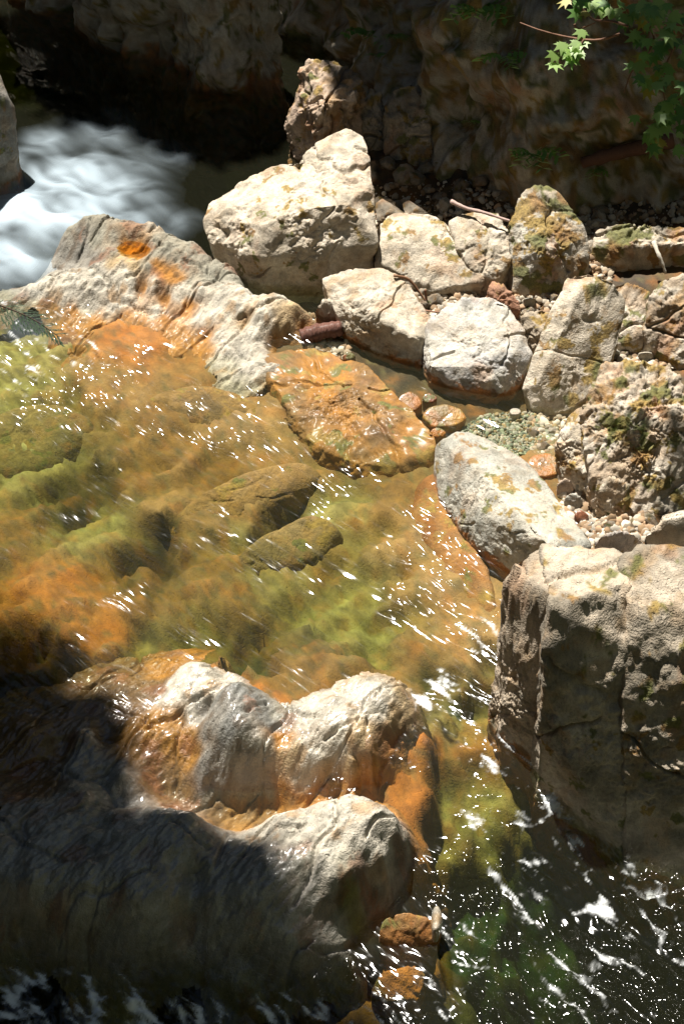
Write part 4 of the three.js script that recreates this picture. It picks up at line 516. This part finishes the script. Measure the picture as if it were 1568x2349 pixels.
// lower group
rock('orange_pool_stone', 'orange stone breaking the surface at the foot of the white-grey rock', 'stone', [
  { p: [[868, 2140, -0.48], [885, 2100, -0.38], [930, 2090, -0.36], [1000, 2110, -0.42], [1012, 2140, -0.5], [970, 2165, -0.58], [890, 2165, -0.56]], base: -1.2, N: 40, soft: 12, style: { ...STYLES.rust, a: [0.34, 0.16, 0.04], stain: 0 } }], { wet: 2 });
rock('sunken_pool_stone', 'orange stone sunk below the choppy water at the dark rock corner', 'stone', [
  { p: [[850, 2260, -0.75], [880, 2220, -0.66], [950, 2210, -0.66], [985, 2240, -0.75], [960, 2290, -0.85], [880, 2300, -0.85]], base: -1.4, N: 28, soft: 12, style: { ...STYLES.rust, stain: 0 } }]);

// sunken boulders in the shallow stream
[
  [[[-60, 960, -0.26], [60, 915, -0.18], [180, 930, -0.2], [225, 975, -0.3], [120, 1060, -0.42], [20, 1080, -0.45], [-100, 1040, -0.4]], { ...STYLES.ochre, a: [0.22, 0.16, 0.05], b: [0.14, 0.11, 0.035] }, 'broad greenish boulder sunk in the riffle below the white ledge'],
  [[[330, 905, -0.06], [430, 868, -0.01], [540, 885, -0.02], [620, 935, -0.1], [530, 990, -0.2], [400, 965, -0.2]], { ...STYLES.ochre, a: [0.22, 0.125, 0.03], b: [0.13, 0.08, 0.025] }, 'brown boulder just under the water below the foot of the white ledge'],
  [[[400, 1160, -0.25], [540, 1075, -0.1], [720, 1045, -0.07], [740, 1085, -0.12], [620, 1160, -0.28], [460, 1225, -0.4]], { ...STYLES.ochre, a: [0.27, 0.16, 0.05], b: [0.18, 0.1, 0.03] }, 'long tan boulder sunk above a dark gap in mid stream'],
  [[[530, 1275, -0.35], [630, 1195, -0.16], [740, 1165, -0.12], [790, 1195, -0.18], [720, 1280, -0.34], [600, 1315, -0.45]], { ...STYLES.ochre, a: [0.25, 0.17, 0.07], b: [0.17, 0.12, 0.045] }, 'tan boulder sunk beside the bright green pool'],
  [[[960, 1080, -0.05], [1010, 1060, -0.01], [1020, 1140, -0.03], [1060, 1240, -0.03], [1140, 1330, -0.03], [1135, 1410, -0.12], [1020, 1310, -0.16], [940, 1180, -0.16]], { ...STYLES.rust, a: [0.30, 0.14, 0.035], stain: 0 }, 'long orange shelf sunk along the foot of the oval boulder'],
].forEach(([p, style, label]) => rock('sunken_boulder', label, 'boulder', [{ p, base: -0.9, N: 44, soft: 5, taper: 1.5, cuts: 3, style: { ...style, wet: -1, chips: 0.3, rough: 0.5 } }]));

//@SMALL
// ------------------------------------------------------------------ small stones, puddle, gravel
{ const n = 30, pos = [0, 0, 0], idx = []; for (let k = 0; k < n; k++) { const a = k / n * 6.283; pos.push(Math.cos(a) * 0.25, 0, Math.sin(a) * 0.2); idx.push(0, 1 + (k + 1) % n, 1 + k); }
  const g = new THREE.BufferGeometry(); g.setAttribute('position', new THREE.Float32BufferAttribute(pos, 3)); g.setIndex(idx); g.computeVertexNormals(); const o = mesh('orange_puddle', g, new THREE.MeshPhysicalMaterial({ color: new THREE.Color().setRGB(1, 0.82, 0.45), roughness: 0.08, transmission: 1, thickness: 0, ior: 1.33 })); o.position.copy(G(305, 566, 0.49)); tag(o, 'clear shallow puddle over the orange pothole of the grey ledge', 'puddle'); }
const stone = (name, label, x, y, h, w, t, style, wet, grp) => rock(name, label, 'stone', [{ p: [[x - w, y, h * 0.5], [x - w * 0.7, y - t * 0.7, h * 0.9], [x, y - t, h], [x + w * 0.75, y - t * 0.6, h * 0.85], [x + w, y + t * 0.1, h * 0.4], [x + w * 0.5, y + t * 0.8, 0], [x - w * 0.5, y + t * 0.9, 0]], base: -0.25, N: 22, soft: 9, style: { ...style, wet: style.wet ?? -1, rough: 0.4, chips: 0.2 } }], { wet, grp });
const PB = { ...STYLES.smooth, wet: -1, tan: 0.3, moss: 0 };
stone('pebble', 'pinkish pale cobble lying beside the long oval boulder', 1297, 1113, 0.16, 20, 18, { ...PB, a: [0.48, 0.38, 0.30], b: [0.40, 0.32, 0.25] });
stone('pebble', 'grey-white cobble below the pinkish cobble at the foot of the mossy outcrop', 1315, 1146, 0.14, 22, 17, PB);
stone('pebble', 'small shaded cobble behind the pinkish one', 1330, 1117, 0.1, 12, 12, { ...PB, a: [0.3, 0.24, 0.19] });
stone('pebble', 'wet reddish pebble in the trickle below the grey-white cobble', 1333, 1180, 0.08, 17, 12, { ...PB, a: [0.3, 0.10, 0.04], b: [0.2, 0.08, 0.04] }, true);
stone('pebble', 'small brown pebble at the end of the trickle', 1360, 1205, 0.07, 14, 10, { ...PB, a: [0.22, 0.15, 0.09] }, true);
stone('pebble', 'dark orange pebble beside the trickle behind the rock face', 1385, 1222, 0.07, 15, 9, { ...PB, a: [0.28, 0.12, 0.03] }, true);
stone('pebble', 'pale round cobble under the streaked boulder', 1481, 816, 0.3, 22, 13, PB);
stone('pebble', 'shaded round cobble between slanted slab and outcrop', 1404, 812, 0.26, 22, 12, { ...PB, a: [0.28, 0.25, 0.2] });
stone('pebble', 'grey cobble in the gap behind the facet boulder', 1214, 690, 0.3, 18, 12, { ...PB, a: [0.3, 0.29, 0.24] });
stone('pebble', 'pale pebble under water at the dark edge of the gravel pool', 1181, 943, -0.02, 14, 8, PB);
stone('pebble', 'small stone at the feet of the white-grey rock', 1000, 2120, -0.5, 14, 9, { ...PB, a: [0.3, 0.2, 0.1] }, true);
stone('amber_stone', 'tan sunken stone at the end of the gravel pool', 1250, 1066, 0.05, 46, 30, { ...STYLES.ochre, a: [0.26, 0.15, 0.045] }, true);
stone('amber_stone', 'amber rounded stone beside the dark riffle at the slab corner', 1020, 953, 0.1, 54, 28, { ...STYLES.ochre, a: [0.36, 0.19, 0.03] }, true);
stone('amber_stone', 'rusty stone between the orange slab and the facet boulder', 940, 920, 0.1, 30, 24, { ...STYLES.ochre, a: [0.26, 0.11, 0.025] }, true);
stone('amber_stone', 'flat orange stone touching the oval boulder top', 1004, 991, 0.06, 20, 12, { ...STYLES.rust, stain: 0 }, true);
stone('amber_stone', 'small red-brown stone in the dark riffle', 985, 912, 0.06, 18, 12, { ...STYLES.rust, a: [0.22, 0.07, 0.02], stain: 0 }, true);
stone('amber_stone', 'red wet stone in the shade below the undercut boulder', 800, 815, 0.06, 16, 10, { ...STYLES.rust, a: [0.34, 0.08, 0.015], stain: 0 }, true);
rock('pink_stone', 'long pinkish brown stone wedged below the cracked block', 'stone', [{ p: [[1118, 660, 0.34], [1128, 646, 0.4], [1155, 655, 0.38], [1190, 695, 0.26], [1192, 710, 0.2], [1170, 705, 0.2], [1130, 680, 0.26]], base: 0, N: 28, soft: 16, style: { ...STYLES.brown, a: [0.40, 0.22, 0.14], b: [0.3, 0.15, 0.09], tan: 0.2, wet: -1 } }]);
{ const r = mulberry(77), base = ico(2), g = new THREE.BufferGeometry(); const P = Float32Array.from(base.pos); for (let i = 0; i < P.length; i += 3) { P[i + 1] *= 0.55; P[i] *= 1 + 0.2 * noise(P[i], P[i + 1], P[i + 2]); } g.setAttribute('position', new THREE.BufferAttribute(P, 3)); g.setIndex(base.idx); g.computeVertexNormals();
  const spots = []; for (let k = 0; k < 2600; k++) { const px = 1060 + 220 * r(), py = 935 + 120 * r(), q = G(px, py, 0), d = bedAt(q.x, q.z); if (Math.abs((px - 1170) / 120) + Math.abs((py - 990) / 70) < 1.25) spots.push([q.x, q.z, d[0]]); }
  const o = new THREE.InstancedMesh(g, new THREE.MeshStandardMaterial({ roughness: 0.8 }), spots.length), M = new THREE.Matrix4(), c = new THREE.Color(), tones = [[0.17, 0.2, 0.12], [0.26, 0.26, 0.2], [0.22, 0.16, 0.07], [0.1, 0.12, 0.08], [0.3, 0.27, 0.2]];
  spots.forEach(([x, z, d], k) => { const s = 0.012 + 0.022 * r() * r(); M.compose(V(x, level(x, z) - 0.10 + 0.02 * r(), z), new THREE.Quaternion().setFromEuler(new THREE.Euler(r(), r() * 6, r())), V(s * (0.8 + 0.6 * r()), s, s)); o.setMatrixAt(k, M); const t = tones[Math.floor(r() * 5)], m = 0.7 + 0.6 * r(); o.setColorAt(k, c.setRGB(t[0] * m, t[1] * m, t[2] * m)); });
  o.name = 'gravel'; o.userData.kind = 'stuff'; o.castShadow = o.receiveShadow = true; tag(o, 'greenish gravel on the bottom of the clear side pool', 'gravel'); scene.add(o); }
{ const r = mulberry(78), base = ico(2), P = Float32Array.from(base.pos), g = new THREE.BufferGeometry(); for (let i = 0; i < P.length; i += 3) { P[i + 1] *= 0.6; P[i] *= 1 + 0.25 * noise(P[i] * 2, P[i + 1] * 2, P[i + 2] * 2); } g.setAttribute('position', new THREE.BufferAttribute(P, 3)); g.setIndex(base.idx); g.computeVertexNormals();
  const spots = []; for (const [x0, x1, y0, y1, n] of [[860, 1600, 440, 600, 2600], [940, 1280, 640, 730, 1500], [1370, 1600, 760, 850, 900], [1290, 1500, 1090, 1260, 1500], [690, 800, 690, 810, 400], [1220, 1300, 900, 1010, 300], [1280, 1400, 540, 680, 600]]) for (let k = 0; k < n; k++) { const q = G(lerp(x0, x1, r()), lerp(y0, y1, r()), 0.1); spots.push([q.x, q.z, bedAt(q.x, q.z)[0]]); }
  const o = new THREE.InstancedMesh(g, new THREE.MeshStandardMaterial({ roughness: 0.9 }), spots.length), M = new THREE.Matrix4(), c = new THREE.Color(), tones = [[0.25, 0.2, 0.14], [0.36, 0.31, 0.24], [0.2, 0.13, 0.07], [0.3, 0.2, 0.12], [0.42, 0.38, 0.31]];
  spots.forEach(([x, z, d], k) => { const s = 0.012 + 0.045 * Math.pow(r(), 3); M.compose(V(x, level(x, z) - d + s * 0.3, z), new THREE.Quaternion().setFromEuler(new THREE.Euler(r(), r() * 6, r())), V(s * (0.8 + 0.7 * r()), s, s)); o.setMatrixAt(k, M); const t = tones[Math.floor(r() * 5)], m = 0.7 + 0.6 * r(); o.setColorAt(k, c.setRGB(t[0] * m, t[1] * m, t[2] * m)); });
  o.name = 'bank_gravel'; o.userData.kind = 'stuff'; o.castShadow = o.receiveShadow = true; tag(o, 'brown and grey gravel packed in the gaps between the boulders', 'gravel'); scene.add(o); }
// rubble filling the gaps between the boulders and along the foot of the bank
{
  const r = mulberry(404), kinds = [];
  for (let v = 0; v < 5; v++) {
    const planes = []; for (let k = 0; k < 26; k++) { const a = r() * 6.283, c = r() * 2 - 1, q = Math.sqrt(1 - c * c); planes.push([Math.cos(a) * q, c, Math.sin(a) * q, 0.72 + 0.4 * r()]); }
    const S = ico(9), P = new Float32Array(S.pos.length), C = new Float32Array(P.length), st = v < 3 ? { ...STYLES.brown, wet: -2, moss: 0.12 } : { ...STYLES.pale, wet: -2, moss: 0.1 };
    for (let i = 0; i < P.length; i += 3) { let m = 0; for (const q of planes) m = Math.max(m, (q[0] * S.pos[i] + q[1] * S.pos[i + 1] + q[2] * S.pos[i + 2]) / q[3]); const d = (1 / Math.max(m, 0.6)) * (1 + 0.06 * noise(S.pos[i] * 3 + v * 9, S.pos[i + 1] * 3, S.pos[i + 2] * 3)), x = S.pos[i] * d, y = S.pos[i + 1] * d * 0.7, z = S.pos[i + 2] * d * 0.85; P.set([x, y, z], i); C.set(rockColor(x * 0.3 + v, y * 0.3 + 9, z * 0.3, 0.3, st, v * 3.1), i); }
    kinds.push(finish(P, S.idx, C));
  }
  const spots = [[960, 1085, 655, 712, 16, 0.05, 0.13, 'in the gap below the stepped boulder'], [1190, 1265, 660, 722, 8, 0.05, 0.12, 'beside the pinkish stone under the mossy peak'], [1300, 1365, 575, 650, 10, 0.06, 0.14, 'between the mossy peak and the flat mossy boulder'], [860, 960, 470, 530, 12, 0.08, 0.2, 'between the largest boulder and the stepped boulder'], [1000, 1180, 445, 500, 14, 0.08, 0.2, 'behind the cracked block at the foot of the bank'], [1290, 1380, 500, 560, 10, 0.07, 0.18, 'behind the flat mossy boulder'], [1380, 1500, 785, 835, 10, 0.05, 0.12, 'under the streaked boulder above the outcrop'], [1335, 1420, 1185, 1240, 10, 0.03, 0.08, 'in the trickle at the foot of the mossy outcrop'], [1225, 1300, 930, 1010, 6, 0.04, 0.1, 'in the shade beside the gravel pool'], [1470, 1568, 1195, 1240, 5, 0.05, 0.1, 'behind the pale wedge'], [715, 790, 700, 790, 6, 0.04, 0.09, 'around the wet reddish log'], [880, 1010, 330, 440, 14, 0.1, 0.28, 'heaped behind the largest boulder under the bank']];
  for (const [x0, x1, y0, y1, n, s0, s1, where] of spots) for (let k = 0; k < n; k++) {
    const q = G(lerp(x0, x1, r()), lerp(y0, y1, r()), 0.05), [d] = bedAt(q.x, q.z), sz = lerp(s0, s1, r() * r()), o = mesh('rubble_stone', kinds[Math.floor(r() * 5)], rockDry);
    o.position.set(q.x, level(q.x, q.z) - d + sz * 0.2, q.z); o.rotation.set(r() * 0.8, r() * 6.283, r() * 0.8); o.scale.set(sz * (0.8 + 0.5 * r()), sz, sz); tag(o, 'small angular stone ' + where, 'stone', 'rubble ' + where);
  }
}
rock('bank_boulder', 'brown broken boulder leaning on the bank right of the crumbly rock', 'boulder', [{ p: [[880, 260, 0.75], [905, 205, 1.0], [950, 195, 1.05], [985, 260, 0.8], [990, 350, 0.45], [930, 390, 0.15], [885, 350, 0.3]], base: -0.4, N: 48, soft: 24, style: { ...STYLES.brown, chips: 1.8, rough: 1.6, moss: 0.2, wet: -1 } }]);
// ------------------------------------------------------------------ sticks and wood
function stick(points, r0, r1, seg = 16) {
  const curve = new THREE.CatmullRomCurve3(points), n = 7, fr = curve.computeFrenetFrames(seg, false), pos = [], uv = [], idx = [];
  for (let i = 0; i <= seg; i++) { const p = curve.getPoint(i / seg), r = lerp(r0, r1, i / seg) * (1 + 0.18 * noise(i * 0.7, r0 * 90, 3)); for (let j = 0; j <= n; j++) { const a = j / n * 6.283, q = r * (1 + 0.12 * noise(Math.cos(a), Math.sin(a), i * 0.4)); pos.push(p.x + q * (Math.cos(a) * fr.normals[i].x + Math.sin(a) * fr.binormals[i].x), p.y + q * (Math.cos(a) * fr.normals[i].y + Math.sin(a) * fr.binormals[i].y), p.z + q * (Math.cos(a) * fr.normals[i].z + Math.sin(a) * fr.binormals[i].z)); uv.push(j / n * 0.2, i / seg); } }
  for (let i = 0; i < seg; i++) for (let j = 0; j < n; j++) { const a = i * (n + 1) + j, b = a + n + 1; idx.push(a, a + 1, b, b, a + 1, b + 1); }
  for (const [e, i0] of [[0, 0], [seg, seg * (n + 1)]]) { const p = curve.getPoint(e / seg), k = pos.length / 3; pos.push(p.x, p.y, p.z); uv.push(0, 0); for (let j = 0; j < n; j++) e ? idx.push(k, i0 + j, i0 + j + 1) : idx.push(k, i0 + j + 1, i0 + j); }
  const g = new THREE.BufferGeometry(); g.setAttribute('position', new THREE.Float32BufferAttribute(pos, 3)); g.setAttribute('uv', new THREE.Float32BufferAttribute(uv, 2)); g.setIndex(idx); g.computeVertexNormals(); return g;
}
const wood = (r, g, b, rough = 0.85) => new THREE.MeshStandardMaterial({ color: new THREE.Color().setRGB(r, g, b), map: rockGrain, roughness: rough, bumpMap: rockHeight, bumpScale: 0.006 });
tag(mesh('driftwood_stick', stick([G(1034, 462, 0.95), G(1070, 478, 0.93), G(1110, 488, 0.93), G(1168, 507, 0.9)], 0.028, 0.018), wood(0.42, 0.30, 0.26)), 'bleached pinkish stick lying across the tops of the cracked block and mossy peak', 'stick');
tag(mesh('driftwood_stick', stick([G(1499, 555, 0.78), G(1508, 580, 0.72), G(1517, 600, 0.64), G(1526, 628, 0.5)], 0.03, 0.016), wood(0.5, 0.46, 0.38)), 'bleached white branch end resting on the flat mossy boulder', 'stick');
tag(mesh('twig', stick([G(903, 632, 0.62), G(935, 640, 0.55), G(960, 668, 0.4), G(975, 690, 0.3)], 0.02, 0.012), wood(0.24, 0.12, 0.06)), 'curved brown twig in the gap below the stepped boulder', 'twig');
tag(mesh('twig', stick([G(972, 712, 0.3), G(995, 715, 0.32), G(1018, 716, 0.33)], 0.012, 0.008), wood(0.3, 0.16, 0.1)), 'short thin twig over the shaded gap behind the facet boulder', 'twig');
tag(mesh('twig', stick([G(975, 665, 0.35), G(977, 690, 0.2), G(976, 715, 0.08)], 0.016, 0.012), wood(0.2, 0.09, 0.05)), 'upright brown twig in the gap behind the facet boulder', 'twig');
tag(mesh('sunken_log', stick([G(690, 775, 0.02), G(730, 762, 0.07), G(785, 752, 0.12)], 0.11, 0.1), new THREE.MeshPhysicalMaterial({ color: new THREE.Color().setRGB(0.14, 0.055, 0.035), roughness: 0.85, clearcoat: 0.15, clearcoatRoughness: 0.4, map: rockGrain, bumpMap: rockHeight, bumpScale: 0.05 })), 'short wet reddish log wedged between white ledge and tilted boulder', 'log');
tag(mesh('fallen_log', stick([onWall(1335, 374, 0.15), onWall(1400, 355, 0.25), onWall(1470, 338, 0.3), onWall(1545, 322, 0.3)], 0.085, 0.1), wood(0.13, 0.06, 0.035)), 'brown fallen log lying across the shaded rock bank', 'log');
// ------------------------------------------------------------------ leaves
const leafShape = (() => { const s = new THREE.Shape(), tips = [-2.35, -1.5, -0.75, 0, 0.75, 1.5, 2.35], len = [0.42, 0.72, 0.92, 1, 0.92, 0.72, 0.42]; s.moveTo(0, -0.12); tips.forEach((a, k) => { const t = a, r = len[k] * 0.55, w = 0.13; s.lineTo(Math.sin(t - w * 1.5) * r * 0.62, Math.cos(t - w * 1.5) * r * 0.62); s.lineTo(Math.sin(t) * r, Math.cos(t) * r); s.lineTo(Math.sin(t + w * 1.5) * r * 0.62, Math.cos(t + w * 1.5) * r * 0.62); if (k < 6) { const m = (a + tips[k + 1]) / 2; s.lineTo(Math.sin(m) * 0.26, Math.cos(m) * 0.26); } }); s.lineTo(0, -0.12);
  const g = new THREE.ShapeGeometry(s), p = g.attributes.position; for (let i = 0; i < p.count; i++) { const x = p.getX(i), y = p.getY(i); p.setZ(i, -0.35 * x * x - 0.25 * y * y + 0.06 * Math.abs(x)); } g.computeVertexNormals(); return g; })();
const mapleMats = [[0.16, 0.32, 0.045], [0.10, 0.23, 0.035], [0.23, 0.37, 0.08], [0.34, 0.30, 0.03]].map((c) => new THREE.MeshPhysicalMaterial({ color: new THREE.Color().setRGB(...c), roughness: 0.55, transmission: 0.4, thickness: 0, side: THREE.DoubleSide }));
function mapleBranch(label, stems, leaves, seed) {
  const r = mulberry(seed), o = group('maple_branch', stems[0][0]), off = stems[0][0];
  for (const st of stems) mesh('twig', stick(st.map((v) => v.clone().sub(off)), 0.014, 0.006, 14), wood(0.2, 0.1, 0.06), o);
  const nrm = V(0, 0, 0), q = new THREE.Quaternion(), q2 = new THREE.Quaternion();
  for (const [px, py, d, size, tone] of leaves) { const m = mesh('leaf', leafShape, mapleMats[tone], o); m.position.copy(at(px, py, d)).sub(off); nrm.set((r() - 0.5) * 0.8, 0.9, 0.45 + (r() - 0.5) * 0.7).normalize(); q.setFromUnitVectors(V(0, 0, 1), nrm); q2.setFromAxisAngle(V(0, 0, 1), Math.PI + (r() - 0.5) * 2.4); m.quaternion.copy(q).multiply(q2); m.scale.setScalar(size); }
  return tag(o, label, 'branch');
}
const rl = mulberry(909);
mapleBranch('slender maple branch with a sunlit spray of pale green leaves hanging over the bank', [[at(1420, 78, 16.4), at(1370, 92, 16.5), at(1300, 85, 16.6), at(1240, 70, 16.6), at(1192, 52, 16.7)], [at(1340, 90, 16.5), at(1325, 110, 16.5), at(1290, 130, 16.5)]],
  [[1270, 147], [1272, 124], [1289, 102], [1306, 117], [1318, 114], [1333, 122], [1322, 98], [1337, 98], [1334, 72], [1310, 133], [1303, 128], [1295, 118]].map(([x, y]) => [x, y, 16.4 + 0.2 * rl(), 0.19 + 0.06 * rl(), rl() < 0.8 ? 2 : 0]), 1);
mapleBranch('maple branch with bright leaves fanning out above the sunlit spray', [[at(1440, 60, 16), at(1400, 48, 16.1), at(1362, 45, 16.2), at(1335, 20, 16.2), at(1310, -20, 16.2)], [at(1316, 55, 16.2), at(1325, 65, 16.2), at(1365, 52, 16.2)]],
  [[1355, 12], [1372, 22], [1366, 4], [1398, 22], [1412, 26], [1440, 38], [1318, 6], [1300, 2], [1336, 0], [1430, 50], [1390, 8], [1345, 30], [1325, 30], [1420, 8], [1450, 14], [1465, 36]].map(([x, y], k) => [x, y, 16 + 0.3 * rl(), 0.19 + 0.07 * rl(), k < 6 ? 2 : k % 4 === 3 ? 3 : 1]), 2);
{ const lv = []; for (let k = 0; k < 95; k++) { const t = k / 95, px = 1590 - 150 * Math.pow(rl(), 0.8) * (t < 0.55 ? 1 : 0.75), py = t < 0.35 ? 130 * rl() : t < 0.75 ? 90 + 180 * rl() : 220 + 130 * rl(); lv.push([px, py, 15.5 + 0.9 * rl(), 0.17 + 0.10 * rl(), rl() < 0.08 ? 3 : rl() < 0.4 ? 1 : rl() < 0.6 ? 2 : 0]); }
  mapleBranch('dense leafy maple bough drooping beside the rock bank', [[at(1640, 40, 16), at(1560, 90, 16), at(1520, 180, 16.1), at(1540, 300, 16.1)], [at(1600, 60, 15.9), at(1490, 60, 16), at(1500, 95, 16), at(1450, 160, 16.1), at(1430, 214, 16.2)], [at(1590, 200, 16), at(1555, 230, 16), at(1548, 260, 16.1)]], lv, 3);
  tree('overhanging_tree', 'maple tree on the near end of the bank that carries the leafy boughs', V(6.6, 0, -16.5), [[at(1540, 180, 16).addScaledVector(SUN, 4.2), 0.9, 0.5, 0.9], [at(1640, 60, 16).addScaledVector(SUN, 3.6), 0.9, 0.6, 1.0]], 600, 0.15, 36); }
{ const pos = [], idx = [], r = mulberry(15), stem = [at(-30, 690, 8), at(30, 712, 8), at(80, 735, 8), at(138, 775, 8)], c = new THREE.CatmullRomCurve3(stem), o = group('conifer_twig', stem[0]);
  mesh('stem', stick(stem.map((v) => v.clone().sub(stem[0])), 0.005, 0.002, 12), wood(0.08, 0.05, 0.03), o);
  for (let b = 0; b < 26; b++) { const t = 0.05 + 0.95 * b / 26, p = c.getPoint(t).sub(stem[0]), side = b % 2 ? 1 : -1, L = 0.16 * (1 - 0.75 * t) + 0.02, d = V(0.55, -0.25 - 0.2 * r(), side * 0.75 + 0.2).normalize(); for (let k = 0; k < 16; k++) { const q = p.clone().addScaledVector(d, L * k / 16), e = V(d.x + (r() - 0.5) * 1.3, d.y + (r() - 0.5) * 0.5, d.z + (r() - 0.5) * 1.3).normalize().multiplyScalar(0.018 + 0.012 * r()), w = V(-e.z, 0, e.x).multiplyScalar(0.16), i = pos.length / 3; for (const v of [q.clone().sub(w), q.clone().add(w), q.clone().add(e)]) pos.push(v.x, v.y, v.z); idx.push(i, i + 1, i + 2); } }
  const g = new THREE.BufferGeometry(); g.setAttribute('position', new THREE.Float32BufferAttribute(pos, 3)); g.setIndex(idx); g.computeVertexNormals(); mesh('needles', g, new THREE.MeshPhysicalMaterial({ color: new THREE.Color().setRGB(0.012, 0.035, 0.008), roughness: 0.95, transmission: 0.2, thickness: 0, side: THREE.DoubleSide }), o); tag(o, 'green conifer twig coloured dark for shade, reaching in over the shallow riffle', 'twig'); }
function plant(label, px, py, n, size, fern, seed) {
  const r = mulberry(seed), base = onWall(px, py, 0.12), o = group('bank_plant', base), pos = [], idx = [], up = V(0, 1, 0);
  for (let k = 0; k < n; k++) { const a = r() * 3.6 - 0.2, d = V(Math.cos(a), 0.35 + 0.6 * r(), Math.abs(Math.sin(a)) + 0.2).normalize(), L = size * (0.6 + 0.6 * r()), m = fern ? 10 : 4; for (let j = 1; j <= m; j++) { const t = j / m, p = d.clone().multiplyScalar(L * t).add(V(0, -0.45 * L * t * t, 0)); for (const sd of [-1, 1]) { const w = V(d.z, 0.1, -d.x).multiplyScalar(sd).add(V(d.x, 0, d.z).multiplyScalar(0.5)).normalize(), l = (fern ? 0.3 * L * (1 - t * 0.8) : 0.38 * L) * (0.7 + 0.5 * r()), h = d.clone().multiplyScalar(l * (fern ? 0.16 : 0.3)), i = pos.length / 3; for (const v of [p, p.clone().addScaledVector(w, l * 0.5).add(h), p.clone().addScaledVector(w, l).add(V(0, -0.2 * l, 0)), p.clone().addScaledVector(w, l * 0.5).sub(h)]) pos.push(v.x, v.y, v.z); idx.push(i, i + 1, i + 2, i, i + 2, i + 3); } } }
  const g = new THREE.BufferGeometry(); g.setAttribute('position', new THREE.Float32BufferAttribute(pos, 3)); g.setIndex(idx); g.computeVertexNormals(); mesh('foliage', g, new THREE.MeshPhysicalMaterial({ color: new THREE.Color().setRGB(0.18, 0.36, 0.06), roughness: 0.7, transmission: 0.3, thickness: 0, side: THREE.DoubleSide }), o); tag(o, label, 'plant', 'plants on the shaded rock bank');
}
plant('leafy green plant high on the bank above the crumbly rock', 848, 72, 12, 0.45, false, 41);
plant('small fern beside the leafy plant above the crumbly rock', 905, 80, 9, 0.42, true, 42);
plant('little fern low on the bank next to the crumbly rock', 862, 125, 6, 0.30, true, 43);
plant('bright leafy tuft near the top edge of the shaded bank', 1095, 22, 12, 0.42, false, 44);
plant('trailing green sprig halfway up the shaded bank', 1152, 128, 9, 0.36, false, 45);
plant('leafy seedling growing on the bank left of the fallen log', 1220, 350, 12, 0.39, false, 46);
plant('small sprout under the fallen log', 1360, 388, 7, 0.26, false, 47);
plant('tiny sprout on the bare rock rib of the bank', 1075, 278, 4, 0.15, false, 48);

renderer.render(scene, camera);
